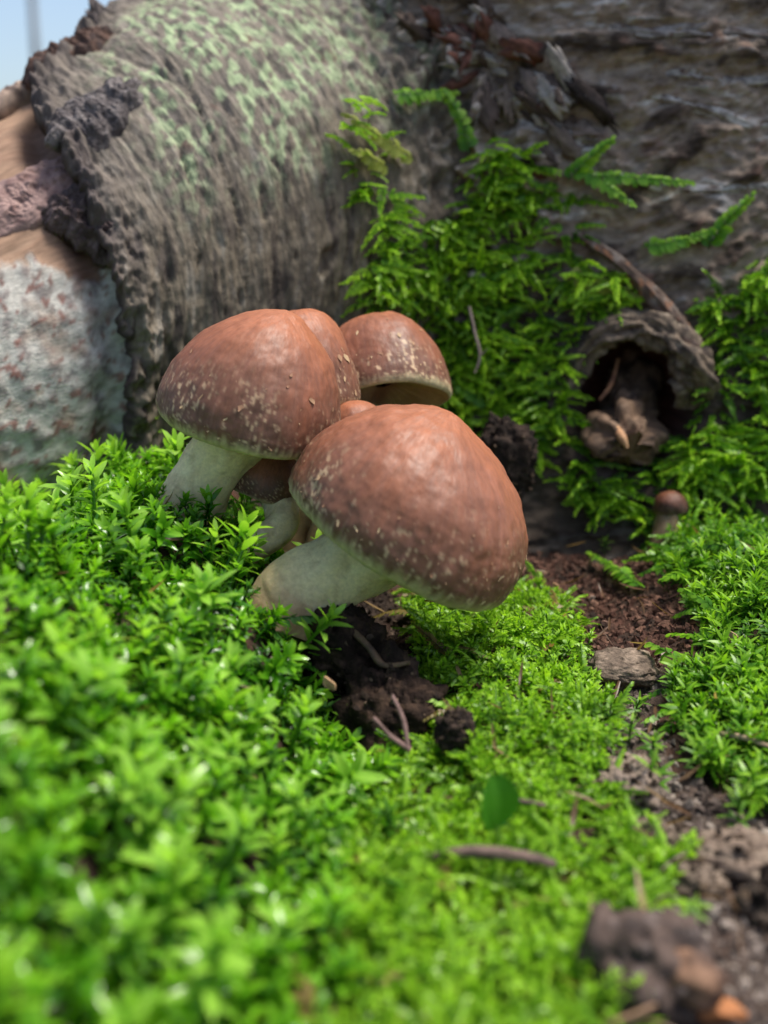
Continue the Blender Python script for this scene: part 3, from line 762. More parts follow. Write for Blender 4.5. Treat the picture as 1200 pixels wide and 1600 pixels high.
def frond(r_, L, nl, lw, droop=0.3, taper=True, detail=2, ratio=0.66):
    """a flat feathery frond along +Y, faces +Z, leaves in two overlapping rows"""
    P = Proto(); bend = r_.normal() * 0.10
    def c(t): return np.array([bend * L * t * t, L * t * (1 - 0.12 * droop * t), -droop * L * t * t])
    for i in range(nl):
        t = 0.06 + 0.94 * i / (nl - 1); s_ = 1 if i % 2 else -1
        p = c(t); tg = norm(c(min(t + .05, 1.05)) - c(t - .05))
        side = norm(np.cross(tg, [0, 0, 1.0])) * s_
        ang = lerp(1.15, 0.40, t ** 2) + r_.normal() * 0.14
        d = tg * math.cos(ang) + side * math.sin(ang) + np.array([0, 0, r_.normal() * 0.16 - 0.1])
        up_ = np.array([0, 0, 1.0]) + side * 0.25
        sz = lw * (lerp(1.0, 0.62, t ** 2) if taper else 1) * (0.8 + .4 * r_.random())
        tpl = leaf_tpl(sz, sz * ratio, 0.25 + .2 * r_.random(), 0.25, -0.25, detail)
        P.leaf(tpl, p, rot_from(d, up_), 1.0, 0.7 * (t - 0.45) + r_.normal() * 0.28)
    P.stem([c(0), c(.35), c(.7), c(.97)], 0.025)
    return P.done()

def scatter(name, protos, pos, Rm, sc, tone, cols, mat, label, cat='moss', kind='stuff', group=None, smooth=True):
    """place copies of the prototypes as one moss mat; cols: (dark, mid, light) leaf colours"""
    n = len(pos); pick = rng.integers(0, len(protos), n)
    VV = []; FF = []; CC = []; off = 0
    dk, md, lt = [np.asarray(c) for c in cols]
    for k, (V, F, K) in enumerate(protos):
        idx = np.nonzero(pick == k)[0]
        if not len(idx): continue
        W = np.einsum('nij,vj->nvi', Rm[idx] * sc[idx][:, None, None], V) + pos[idx][:, None, :]
        t = K[None, :] + tone[idx][:, None]
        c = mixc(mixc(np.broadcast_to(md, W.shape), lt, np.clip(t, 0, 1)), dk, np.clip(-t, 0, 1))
        VV.append(W.reshape(-1, 3)); CC.append(c.reshape(-1, 3))
        FF.append((F[None] + (np.arange(len(idx)) * len(V))[:, None, None] + off).reshape(-1, 3)); off += len(idx) * len(V)
    o = build(name, np.concatenate(VV), np.concatenate(FF), mat, col=np.concatenate(CC), loc=None, smooth=smooth)
    tag(o, label, cat, group, kind)
    print(name, 'copies', n, 'tris', sum(len(f) for f in FF))
    return o

def ground_frame(x, y):
    e = 0.25
    z = ground_z(x, y, False)
    nx = -(ground_z(x + e, y, False) - ground_z(x - e, y, False)) / (2 * e); ny = -(ground_z(x, y + e, False) - ground_z(x, y - e, False)) / (2 * e)
    return st(x, y, ground_z(x, y)), norm(st(nx, ny, np.ones_like(nx)))

def upright(nrm, tilt, r_):
    n = len(nrm)
    up_ = norm(nrm * 0.6 + np.array([0, 0, 0.6]) + r_.normal(size=(n, 3)) * tilt)
    a = r_.random(n) * 2 * math.pi
    h = st(np.cos(a), np.sin(a), 0 * a)
    y = norm(h - np.sum(h * up_, -1, keepdims=True) * up_)
    x = np.cross(y, up_)
    return np.stack([x, y, up_], -1)

def jitter_grid(x0, x1, y0, y1, step, r_):
    a, b = np.meshgrid(np.arange(x0, x1, step), np.arange(y0, y1, step), indexing='ij')
    return (a + (r_.random(a.shape) - .5) * step * 1.3).ravel(), (b + (r_.random(a.shape) - .5) * step * 1.3).ravel()

def log_front(x, y, z):
    """True where a point lies clear of the log's and trunk's insides"""
    rel = st(x, y, z) - LOG0; s = rel @ AX
    d1 = np.linalg.norm(rel - s[..., None] * AX, axis=-1) - log_r(s)
    d2 = np.hypot(x - TC[0], y - TC[1]) - trunk_R(z)
    return (d1 > -0.7) & (d2 > -0.4)


STEMS = [(np.array(at(440, 1000, 28.4)), np.array(at(462, 935, 28.7))), (np.array(at(462, 935, 28.7)), np.array(at(535, 890, 28.8))), (np.array(at(535, 890, 28.8)), np.array(at(615, 845, 28.7))),
         (np.array(at(297, 790, 30.7)), np.array(at(330, 730, 30.4))), (np.array(at(330, 730, 30.4)), np.array(at(372, 670, 30.1)))]
def clear_of_stems(P, N, h=0.6, gap=1.45):
    Q = P + N * h; ok = np.ones(len(P), bool)
    for a, b in STEMS:
        t = np.clip(((Q - a) @ (b - a)) / ((b - a) @ (b - a)), 0, 1)
        ok &= np.linalg.norm(Q - (a + t[:, None] * (b - a)), axis=-1) > gap
    return ok
pr = np.random.default_rng(21)
bigs = [shoot(pr, 1.0 + 0.5 * pr.random(), 16, 0.70, 0.25, curl=0.26, point=0.45) for _ in range(6)] + [shoot(pr, 1.3, 13, 0.58, 0.15, spread_top=0.7, curl=0.3, point=0.5) for _ in range(2)]
fines = [shoot(pr, 0.45 + 0.2 * pr.random(), 14, 0.22, 0.10, detail=0, curl=0.2) for _ in range(5)]
smallf = [frond(pr, 0.85 + 0.3 * pr.random(), 22, 0.20, 0.35, detail=0, ratio=0.5) for _ in range(6)]
stars = [shoot(pr, 0.65 + 0.3 * pr.random(), 15, 0.50, 0.125, detail=1, spread_top=0.75, curl=0.3, point=0.9) for _ in range(5)]
fronds = [frond(pr, 2.4 + 1.0 * pr.random(), 24, 0.52, 0.2 + 0.5 * pr.random(), ratio=0.6, detail=1) for _ in range(8)]

BRIGHT = ((0.022, 0.080, 0.010), (0.080, 0.235, 0.016), (0.25, 0.45, 0.050))
# 1 leafy moss on the bank
EDGE_BANK = ground_poly([(-500, 690), (0, 745), (110, 715), (250, 712), (300, 790), (395, 835), (465, 915), (485, 1010), (480, 1110), (545, 1180), (575, 1330), (510, 1440), (480, 1700), (300, 2100), (-700, 2100)])
x, y = jitter_grid(-15.5, 4, -25, 6, 0.35, rng)
m = in_ragged(x, y, EDGE_BANK, 0.7, 0.7)
P, N = ground_frame(x, y); m &= log_front(x, y, P[:, 2])
clump = noise(st(x * 0.55, y * 0.55, 8.0)) + 0.5 * noise(st(x * 1.3, y * 1.3, 9.0))
m &= (clump > -0.42) & clear_of_stems(P, N)
x, y, P, N, clump = x[m], y[m], P[m], N[m], clump[m]
tone = 0.35 * clump + 0.28 * rng.normal(size=len(x)) + 0.16
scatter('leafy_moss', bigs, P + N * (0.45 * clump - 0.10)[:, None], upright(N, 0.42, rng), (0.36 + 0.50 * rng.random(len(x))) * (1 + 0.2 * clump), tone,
        ((0.008, 0.045, 0.004), (0.062, 0.230, 0.008), (0.25, 0.53, 0.028)), M_LEAFY, 'glossy leafy green moss covering the bank in front of the peeled wood')
j = np.nonzero(rng.random(len(x)) < 0.08)[0]
scatter('moss_rosettes', bigs[:6], P[j] + N[j] * 0.35, upright(N[j], 0.3, rng), 0.75 + 0.5 * rng.random(len(j)), 0.45 + 0.2 * rng.normal(size=len(j)),
        ((0.03, 0.10, 0.012), (0.11, 0.30, 0.015), (0.34, 0.60, 0.07)), M_LEAFY, 'pale open moss rosettes rising above the leafy bank')
# finer shoots between and below them
x, y = jitter_grid(-16, 4, -24, 3, 0.27, rng)
BANKLOW = ground_poly([(330, 960), (450, 1000), (480, 1100), (580, 1190), (620, 1340), (520, 1440), (400, 1400), (330, 1150)])
near = in_ragged(x, y, BANKLOW, 0.7, 0.7, 3.0); m = near | (in_poly(x, y, EDGE_BANK) & (rng.random(len(x)) < 0.35))
P, N = ground_frame(x, y); m &= log_front(x, y, P[:, 2]); x, P, N = x[m], P[m], N[m]
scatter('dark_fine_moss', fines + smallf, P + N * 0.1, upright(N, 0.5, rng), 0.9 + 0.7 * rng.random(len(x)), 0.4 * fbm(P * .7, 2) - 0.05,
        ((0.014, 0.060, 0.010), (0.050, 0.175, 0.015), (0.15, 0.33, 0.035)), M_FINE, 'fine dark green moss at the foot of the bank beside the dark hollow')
# 2 fine carpet, centre and bottom
CARPET = ground_poly([(640, 925), (830, 925), (880, 960), (905, 1020), (925, 1090), (955, 1160), (945, 1200), (990, 1280), (1005, 1335), (1085, 1350), (1080, 1400), (1010, 1440), (930, 1450), (940, 1560), (1010, 1800), (440, 1800), (510, 1440), (590, 1340), (560, 1225), (640, 1225), (690, 1175), (672, 1060)])
x, y = jitter_grid(-3, 12, -24, 3, 0.158, rng)
m = in_ragged(x, y, CARPET, 0.55, 0.9, 1.0); x, y = x[m], y[m]; P, N = ground_frame(x, y)
bare = noise(st(x * 0.6, y * 0.6, 6.0)) + 0.6 * noise(st(x * 1.5, y * 1.5, 7.0))
m = bare < 0.42; x, y, P, N = x[m], y[m], P[m], N[m]
hum = 0.55 * np.maximum(-0.2, noise(P * 0.75)) + 0.2 * noise(P * 2.0)
tone = 0.45 * fbm(P * 0.5, 2) + 0.2 * rng.normal(size=len(x)) + 0.20 + 0.35 * hum + 0.25 * sstep(-9, -18, y)
cc = ((0.030, 0.085, 0.006), (0.125, 0.300, 0.010), (0.34, 0.58, 0.035))
k = rng.random(len(x)) < 0.45
Rm = upright(N, 0.5, rng)
PP = P + N * hum[:, None]
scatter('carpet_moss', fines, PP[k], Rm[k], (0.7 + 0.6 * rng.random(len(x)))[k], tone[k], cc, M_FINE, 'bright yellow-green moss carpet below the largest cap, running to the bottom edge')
def lay(Rf, h):
    yy = norm(Rf[..., 1] + Rf[..., 2] * h); return np.stack([Rf[..., 0], yy, np.cross(Rf[..., 0], yy)], -1)
scatter('sprawling_moss', smallf, PP[~k] + N[~k] * 0.15, lay(Rm[~k], 0.6), (0.55 + 0.6 * rng.random(len(x)))[~k], tone[~k] + 0.1, cc, M_FINE, 'branching feathery moss sprigs lying over the bright carpet below the largest cap')
# a few browned strands in the carpet
j = np.nonzero(rng.random(len(x)) < 0.012)[0]
scatter('withered_moss', smallf, PP[j] + N[j] * 0.3, lay(Rm[j], 0.35), 0.9 + 0.5 * rng.random(len(j)), tone[j] * 0.5, ((0.10, 0.06, 0.02), (0.24, 0.17, 0.05), (0.36, 0.30, 0.09)), M_FINE, 'scattered withered yellow-brown moss sprigs among the bright carpet')
# 3 moss right of the path
RIGHT = ground_poly([(930, 740), (1000, 740), (1300, 700), (1500, 800), (1500, 1330), (1260, 1300), (1150, 1270), (1090, 1200), (1070, 1110), (1050, 1065), (1120, 1040), (1115, 985), (1050, 925), (1020, 860), (950, 800)])
x, y = jitter_grid(3, 22, -12, 12, 0.27, rng)
m = in_ragged(x, y, RIGHT, 0.7, 0.7, 2.0); x, y = x[m], y[m]; P, N = ground_frame(x, y)
m = log_front(x, y, P[:, 2]) & (noise(st(x * 0.8, y * 0.8, 16.0)) + 0.4 * noise(st(x * 2, y * 2, 17.0)) < 0.36); x, y, P, N = x[m], y[m], P[m], N[m]
hum = 0.45 * np.maximum(-0.2, noise(P * 0.7)); PP = P + N * hum[:, None]
k = rng.random(len(x)) < 0.12 + 0.75 * sstep(1.5, -2.5, y - 0.2 * x + 1.5)
tone = 0.5 * fbm(P * 0.5, 2) + 0.2 * rng.normal(size=len(x)) + 0.05 + 0.4 * hum
scatter('star_moss', stars, PP[k], upright(N, 0.32, rng)[k], (0.6 + 0.55 * rng.random(len(x)))[k], tone[k] + 0.1,
        ((0.035, 0.10, 0.012), (0.105, 0.285, 0.011), (0.29, 0.53, 0.030)), M_FINE, 'star-shaped moss shoots on the hump beyond the soil strip')
Rm = upright(N, 0.4, rng); y2 = norm(Rm[..., 1] + Rm[..., 2] * 0.45 + np.array([-0.45, -0.45, 0]))
scatter('creeping_moss', fronds, (PP + N * 0.25)[~k], rot_from(y2, Rm[..., 2])[~k], (0.28 + 0.26 * rng.random(len(x)))[~k], tone[~k] + 0.02,
        ((0.018, 0.070, 0.010), (0.070, 0.225, 0.010), (0.25, 0.49, 0.028)), M_FEATHER, 'creeping fern-like moss spreading on the slope below the hollow')
x2, y2_ = jitter_grid(3, 20, -12, 11, 0.33, rng); m = in_ragged(x2, y2_, RIGHT, 0.7, 0.7, 2.0); P2, N2 = ground_frame(x2[m], y2_[m])
scatter('under_moss', fines, P2, upright(N2, 0.4, rng), 0.9 + 0.6 * rng.random(len(P2)), 0.4 * fbm(P2 * .6, 2) - 0.2, BRIGHT, M_FINE, 'low dark moss showing between the fronds beyond the soil strip')

# 4 feather moss on the wall between log and trunk
def wall_samples(n, polys, cell=0.36):
    out = []
    for G in (Pt, Pb):
        W = grid_normals(G)[5:-5, 5:-5].reshape(-1, 3)
        V = G[5:-5, 5:-5].reshape(-1, 3)
        ok = np.zeros(len(V), bool)
        for p in polys: ok |= in_ragged(V[:, 0], V[:, 2], p, 0.8, 0.6)
        ok &= (V[:, 1] < 26)
        ref = (V - np.array([TC[0], TC[1], 0])) * np.array([1, 1, 0]) if G is Pt else V - (LOG0 + ((V - LOG0) @ AX)[:, None] * AX)
        W = W * np.sign(np.sum(ref * W, -1))[:, None]
        W = norm(0.5 * W + norm(ref))
        ok &= W @ np.array([0, -1, 0.2]) > -0.1
        if G is Pt:
            rel = V - LOG0; s = rel @ AX; ok &= (np.linalg.norm(rel - s[:, None] * AX, axis=-1) - log_r(s)) > -0.5
            ok &= np.hypot((V[:, 0] - HOLE[0]) / 1.9, (V[:, 2] - HOLE[2]) / 2.0) > 1.0
        else:
            ok &= (np.hypot(V[:, 0] - TC[0], V[:, 1] - TC[1]) - trunk_R(V[:, 2])) > -0.5
        i = np.nonzero(ok)[0]
        if len(i):
            key = np.floor(V[i] / cell).astype(int); _, u = np.unique(key, axis=0, return_index=True)
            out.append((V[i][u], W[i][u]))
    V = np.concatenate([o[0] for o in out]); W = np.concatenate([o[1] for o in out])
    p = rng.permutation(len(V))[:n]
    return V[p], W[p]

def wall_dirs(W, r_=rng):
    N_ = len(W)
    side = norm(np.cross(W, [0, 0, 1.0])); lat = r_.normal(size=N_)[:, None] * 0.8 - 0.1
    dirn = norm(W * 0.55 + np.array([0, 0, 1.0]) * (0.02 + 0.22 * r_.normal(size=N_))[:, None] + side * lat)
    face = norm(np.array([0, 0, 1.0]) * 0.75 + W * 0.85 + 0.2 * r_.normal(size=(N_, 3)))
    return dirn, face

def wall_fronds(name, polys, n, label, tone0, scale, gap=0.35, cols=((0.012, 0.048, 0.005), (0.110, 0.285, 0.010), (0.38, 0.62, 0.035)), cell=0.36):
    V, W = wall_samples(n, polys, cell)
    g_ = noise(V * 0.45 + 3.0) + 0.5 * noise(V * 1.3)
    m = g_ < gap
    V, W, g_ = V[m], W[m], g_[m]; N_ = len(V)
    dirn, face = wall_dirs(W)
    tone = -0.55 * g_ + 0.22 * rng.normal(size=N_) + tone0
    out = np.maximum(0, -g_) * 0.9 + 0.5 * rng.random(N_)
    return scatter(name, fronds, V + W * (out - 0.35)[:, None], rot_from(dirn, face), scale * (0.55 + 0.6 * rng.random(N_)), tone, cols, M_FEATHER, label)

wall_fronds('feather_moss', [wall_poly([(600, 330), (565, 420), (580, 480), (680, 560), (720, 640), (770, 700), (860, 720), (880, 640), (870, 580), (930, 500), (990, 460), (960, 420), (890, 390), (900, 310), (860, 250), (760, 240), (720, 320), (660, 340)])],
            3000, 'bright feathery moss hanging on the wall between log and hollow', 0.20, 0.43, gap=0.30, cell=0.30)
wall_fronds('hanging_moss', [wall_poly([(1130, 440), (1190, 410), (1400, 420), (1400, 760), (1080, 760), (1100, 660), (1130, 560)])],
            1200, 'feathery moss on the trunk beside the hollow, next to the right picture edge', -0.05, 0.46, gap=0.36, cell=0.30)
wall_fronds('slope_moss', [wall_poly([(860, 690), (905, 690), (960, 745), (1020, 745), (1100, 700), (1300, 740), (1300, 880), (1040, 850), (930, 790)])],
            600, 'dark feathery moss on the slope right under the branch stub', -0.15, 0.44, gap=0.3, cell=0.31)
wall_fronds('trailing_moss', [wall_poly([(520, 170), (550, 170), (600, 260), (595, 330), (560, 300)])],
            26, 'thin trailing moss strands climbing the log beside the crease', 0.1, 0.42, gap=0.6)

x, y = jitter_grid(-16, 16, -24, 6, 0.9, rng); P, N = ground_frame(x, y); m = log_front(x, y, P[:, 2]) & (rng.random(len(x)) < 0.5); P, N = P[m], N[m]
ndl = []
for _ in range(5):
    p_ = Proto(0.2); p_.leaf(leaf_tpl(0.7 + 0.5 * pr.random(), 0.045 + 0.07 * pr.random(), 0.25 * pr.normal(), 0.5, 0.5, 2), (0, -0.4, 0), np.eye(3), 1.0, 0.0); ndl.append(p_.done())
scatter('plant_litter', ndl, P + N * (0.15 + 0.6 * rng.random(len(P)))[:, None], upright(N, 0.5, rng), 0.5 + 0.7 * rng.random(len(P)), 0.5 * rng.normal(size=len(P)),
        ((0.05, 0.022, 0.014), (0.17, 0.095, 0.05), (0.36, 0.25, 0.13)), M_FINE, 'dead brown needles and leaf scraps scattered through moss and soil', 'litter')

# ------------------------------------------------------------------ single moss fronds that stand out from the mats
def single(name, proto, base, dirn, face, sc, tone, cols, mat, label, group):
    V, F, K = proto
    W = base + (V * sc) @ rot_from(dirn[None], face[None])[0].T
    c = mixc(mixc(np.broadcast_to(np.asarray(cols[1]), W.shape), cols[2], np.clip(K + tone, 0, 1)), cols[0], np.clip(-K - tone, 0, 1))
    o = build(name, W, F, mat, col=c, loc=base)
    return tag(o, label, 'moss', group)
FCOL = ((0.020, 0.075, 0.010), (0.10, 0.28, 0.016), (0.30, 0.52, 0.050))
for k, (p0, p1, sc, lab) in enumerate([
        ((600, 160), (690, 165), 0.9, 'pale moss frond arching over the crease at the top of the log'),
        ((735, 240), (728, 140), 0.95, 'upright narrow moss frond standing on the dark crest'),
        ((885, 285), (938, 222), 0.9, 'single moss frond pointing up beside the pale bark strip'),
        ((930, 285), (1068, 298), 1.25, 'long moss frond reaching sideways across the brown trunk'),
        ((900, 270), (985, 330), 0.9, 'drooping moss frond below the long sideways frond'),
        ((890, 430), (1042, 472), 1.35, 'long yellow-green frond lying along the thin surface root'),
        ((1000, 395), (1120, 385), 1.1, 'moss frond growing from the trunk just above the surface root'),
        ((1100, 400), (1138, 320), 0.8, 'small upright moss frond on the dark trunk bark'),
        ((640, 260), (530, 190), 1.0, 'yellowed moss strand trailing left over the log bark'),
        ((600, 270), (545, 245), 0.6, 'short moss strand clinging to the log beside the yellowed strand'),
        ((760, 640), (715, 628), 0.6, 'small dark moss frond beside the rearmost cap'),
        ((1000, 940), (915, 880), 0.95, 'moss frond creeping over the reddish soil'),
        ((1085, 1075), (1015, 1040), 0.75, 'moss frond hanging over the flat grey stone')]):
    a_, n_ = wall_hit(*p0); b_, n2_ = wall_hit(*p1)
    n_ = norm(n_ + np.array([0, -0.4, 0.3]))
    a_ = a_ + n_ * 0.5; b_ = b_ + n_ * 1.0
    L = np.linalg.norm(b_ - a_)
    pr_ = frond(pr, L, max(16, int(L * 10)), 0.40, 0.10)
    single('moss_frond', pr_, a_, (b_ - a_) / L, norm(n_ + np.array([0, -.2, 0.5])), 1.0, 0.2 if 'yellow' not in lab else 0.35,
           FCOL if 'yellow' not in lab else ((0.10, 0.09, 0.02), (0.22, 0.27, 0.04), (0.42, 0.46, 0.10)), M_FEATHER, lab, 'moss fronds that stand out singly')
for k, (px, py, sc, lab) in enumerate([
        (990, 1112, 0.75, 'tiny star-shaped moss plant on bare soil near the flat stone'),
        (982, 1160, 0.8, 'small star-shaped moss plant standing alone on the soil path'),
        (1018, 1180, 0.9, 'star-shaped moss plant beside the lone one on the soil path'),
        (1030, 1232, 1.15, 'largest star-shaped moss plant on the soil path, beside the round clod'),
        (1090, 1205, 1.0, 'star-shaped moss plant at the right edge of the soil path'),
        (1150, 1290, 1.0, 'dark star-shaped moss plant low at the right of the path'),
        (945, 862, 0.7, 'little moss sprig on dark soil close to the largest cap'),
        (1075, 1440, 0.7, 'tiny moss tuft on the gravelly soil above the rotten wood chunk')]):
    p = ground_hit(px, py + 12); p[2] = ground_z(p[0], p[1])
    V, F, K = stars[k % 5]
    Rk = upright(np.array([[0, -0.3, 1.0]]), 0.15, pr)[0]
    W = p + (V * sc) @ Rk.T
    c = mixc(mixc(np.broadcast_to(np.array([0.10, 0.26, 0.018]), W.shape), (0.28, 0.47, 0.05), np.clip(K + .1, 0, 1)), (0.035, 0.10, 0.012), np.clip(-K - .1, 0, 1))
    tag(build('moss_plant', W, F, M_FINE, col=c, loc=p), lab, 'moss', 'single moss plants on the path')

# ------------------------------------------------------------------ clods, stones, wood, twigs and litter
def clod(name, px, py, rx, ry, rz, a, b, label, cat, seed, lift=0.25, rough=0.35, res=(46, 70), dp=None, group=None):
    p = ground_hit(px, py) if dp is None else at(px, py, dp)
    u = np.linspace(0.02, math.pi - 0.02, res[0]); v = np.linspace(0, 2 * math.pi, res[1] + 1)[:-1]
    U, V_ = np.meshgrid(u, v, indexing='ij')
    D = st(np.sin(U) * np.cos(V_), np.sin(U) * np.sin(V_), np.cos(U))
    n1 = fbm(D * 1.4 + seed, 4); n2 = ridge(D * 3.1 + seed, 3); n3 = fbm(D * 9 + seed, 3)
    r = 1 + rough * n1 + 0.35 * rough * n2 + 0.16 * rough * n3
    P = p + np.array([0, 0, lift]) + D * r[..., None] * np.array([rx, ry, rz])
    c = np.empty(P.shape); c[:] = a
    c = mixc(c, b, sstep(-0.2, 0.5, fbm(D * 3 + seed + 4, 4)))
    c = mixc(c, np.asarray(b) * 1.6, sstep(0.45, 0.7, n3) * 0.5)
    o = build(name, P, grid_faces(*P.shape[:2], wrap_n=True), M_SOIL, col=c)
    return tag(o, label, cat, group)
DK, BR, GR, PL = (0.016, 0.012, 0.010), (0.050, 0.034, 0.026), (0.12, 0.090, 0.068), (0.23, 0.175, 0.13)
clod('soil_clod', 612, 1110, 1.05, 1.1, 1.20, (0.020, 0.013, 0.010), (0.060, 0.037, 0.025), 'large dark soil clod in the hollow under the largest cap', 'soil clod', 1.0, lift=-0.2, rough=0.55, dp=26.8)
clod('soil_clod', 712, 1160, 0.42, 0.4, 0.45, DK, BR, 'small dark soil crumb beside the large clod in the hollow', 'soil clod', 2.0, dp=24.5)
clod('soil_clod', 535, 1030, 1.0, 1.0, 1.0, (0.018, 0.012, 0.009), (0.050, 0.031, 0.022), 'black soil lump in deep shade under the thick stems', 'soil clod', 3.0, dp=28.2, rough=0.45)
clod('flat_stone', 972, 1058, 1.05, 0.8, 0.42, GR, PL, 'flat grey-brown stone at the lower end of the reddish soil', 'stone', 4.0, rough=0.3)
clod('soil_clod', 985, 1240, 0.62, 0.75, 0.50, (0.20, 0.155, 0.125), PL, 'rounded tan clod half under the moss carpet edge', 'soil clod', 5.0)
clod('soil_clod', 1015, 1325, 0.42, 0.40, 0.34, GR, PL, 'small knobbly clod below the rounded tan clod', 'soil clod', 6.0)
clod('soil_clod', 1060, 1335, 0.36, 0.36, 0.28, GR, PL, 'small pale clod between the knobbly clod and the big brown lump', 'soil clod', 6.6)
clod('soil_clod', 1145, 1360, 0.78, 0.62, 0.55, (0.17, 0.125, 0.095), PL, 'big crumbly brown lump on the path near the right picture edge', 'soil clod', 7.0, rough=0.45)
clod('soil_clod', 1085, 1395, 0.52, 0.42, 0.32, GR, PL, 'low brown clod in front of the big crumbly lump', 'soil clod', 8.0)
clod('soil_clod', 1195, 1450, 0.5, 0.45, 0.5, DK, GR, 'dark clod cut by the picture edge above the rotten wood chunk', 'soil clod', 9.0, rough=0.5)
clod('soil_clod', 790, 730, 0.9, 0.6, 1.3, DK, BR, 'dark crumbly lump just behind the largest cap', 'soil clod', 10.0, dp=38.0, rough=0.5)

# loose crumbs on every bare patch of soil
CLODS = [o for o in coll.objects if o.name.startswith('soil_clod')]
def crumb(r_):
    v = norm(np.array([(0, -.53, .85), (0, .53, .85), (0, -.53, -.85), (0, .53, -.85), (.85, 0, .53), (-.85, 0, .53), (.85, 0, -.53), (-.85, 0, -.53), (.53, .85, 0), (-.53, .85, 0), (.53, -.85, 0), (-.53, -.85, 0)]))
    f_ = np.array([(0, 1, 4), (0, 5, 1), (0, 4, 10), (0, 10, 11), (0, 11, 5), (1, 8, 4), (1, 5, 9), (1, 9, 8), (2, 6, 3), (2, 3, 7), (2, 10, 6), (2, 11, 10), (2, 7, 11), (3, 6, 8), (3, 9, 7), (3, 8, 9), (4, 8, 6), (4, 6, 10), (5, 7, 9), (5, 11, 7)])
    return v * (0.45 + 0.9 * r_.random((12, 1))) * (0.5 + 0.9 * r_.random(3)), f_, r_.normal(size=12) * 0.1
crumbs = [crumb(pr) for _ in range(10)]
def crumb_field(name, polys, step, size, cols, label, sd):
    x, y = jitter_grid(-6, 18, -24, 12, step, rng)
    m = np.zeros(len(x), bool)
    for p in polys: m |= in_ragged(x, y, p, 0.8, 0.7, sd)
    x, y = x[m], y[m]; P, N = ground_frame(x, y)
    scatter(name, crumbs, P, upright(N, 1.0, rng), size * (0.25 + 1.2 * rng.random(len(x)) ** 3), 0.5 * rng.normal(size=len(x)) + 0.4 * fbm(P * 0.6, 2), cols, M_SOIL, label, 'soil', smooth=False)
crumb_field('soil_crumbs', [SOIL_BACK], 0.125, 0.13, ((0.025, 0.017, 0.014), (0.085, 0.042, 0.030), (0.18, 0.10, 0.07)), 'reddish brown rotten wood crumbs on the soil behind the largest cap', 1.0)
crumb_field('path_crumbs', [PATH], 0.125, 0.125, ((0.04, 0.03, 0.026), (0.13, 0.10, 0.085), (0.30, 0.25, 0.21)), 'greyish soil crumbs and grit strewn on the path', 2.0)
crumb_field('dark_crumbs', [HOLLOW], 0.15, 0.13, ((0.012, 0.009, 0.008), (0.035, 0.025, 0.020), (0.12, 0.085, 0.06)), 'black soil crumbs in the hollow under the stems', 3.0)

for o in CLODS:                                       # grains sticking to the clods
    nv = len(o.data.vertices); co = np.empty(nv * 3, np.float32); o.data.vertices.foreach_get('co', co); co = co.reshape(-1, 3) / CM
    ext = co.max(0) - co.min(0); n_ = int(40 + 40 * ext.max()); pi = pr.integers(0, nv, n_)
    R_ = upright(np.tile([[0, 0, 1.0]], (n_, 1)), 1.0, pr); sz = 0.03 + 0.10 * pr.random(n_) ** 3
    VV, FF, CC = [], [], []
    for q_ in range(n_):
        cv, cf, ck = crumbs[q_ % 10]
        VV.append(co[pi[q_]] + (cv * sz[q_]) @ R_[q_].T); FF.append(cf + 12 * q_); CC.append(np.tile(lerp(np.array([0.02, 0.014, 0.011]), np.array([0.13, 0.09, 0.06]), pr.random() ** 2)[None], (12, 1)))
    g_ = build('grains', np.concatenate(VV) + base_of(o), np.concatenate(FF), M_SOIL, o, np.concatenate(CC), smooth=False); g_['kind'] = 'stuff'

# rotten wood chunk
wc = at(1040, 1520, 18.2)
chunk = thing('wood_chunk', 'broken chunk of dark rotten wood with an orange splintered end', 'wood', wc - np.array([0, 0, 1.0]))
A0, A1 = at(930, 1500, 18.4), at(1100, 1550, 17.5)
V, F = tube([A0, lerp(A0, A1, .35) + np.array([0, 0, .12]), lerp(A0, A1, .75) + np.array([0, 0, .08]), A1], [0.66, 0.84, 0.80, 0.52], 60, 0.5, 3.0, 24)
build('bark', V, F, M_TRUNK, chunk, tcol(V, (0.085, 0.057, 0.045), (0.030, 0.021, 0.018), 3.0, 2.2, (0.13, 0.10, 0.088)))
V, F = tube([lerp(A0, A1, .62) + np.array([0.05, -0.25, .38]), lerp(A0, A1, .85) + np.array([0.08, -.3, .32]), A1 + np.array([0.15, -.2, .12])], [0.34, 0.42, 0.20], 30, 0.35, 5.0, 14)
build('heartwood', V, F, M_WOOD, chunk, tcol(V, (0.20, 0.11, 0.065), (0.09, 0.05, 0.033), 5.0, 2.0))
V, F = tube([A1 + np.array([-0.1, -.1, -.15]), A1 + np.array([0.28, -.25, -.12]), A1 + np.array([0.6, -.3, -.2])], [0.30, 0.24, 0.08], 20, 0.5, 6.0, 12, flat=0.6)
build('splinter', V, F, M_WOOD, chunk, tcol(V, (0.36, 0.14, 0.05), (0.20, 0.075, 0.03), 6.0, 2.0))
V, F = tube([A0 + np.array([-.1, -.3, -.42]), A0 + np.array([.12, -.5, -.42])], [0.16, 0.12], 14, 0.5, 7.0, 10)
build('splinter', V, F, M_WOOD, chunk, tcol(V, (0.40, 0.19, 0.08), (0.25, 0.11, 0.05), 7.0, 2.0))

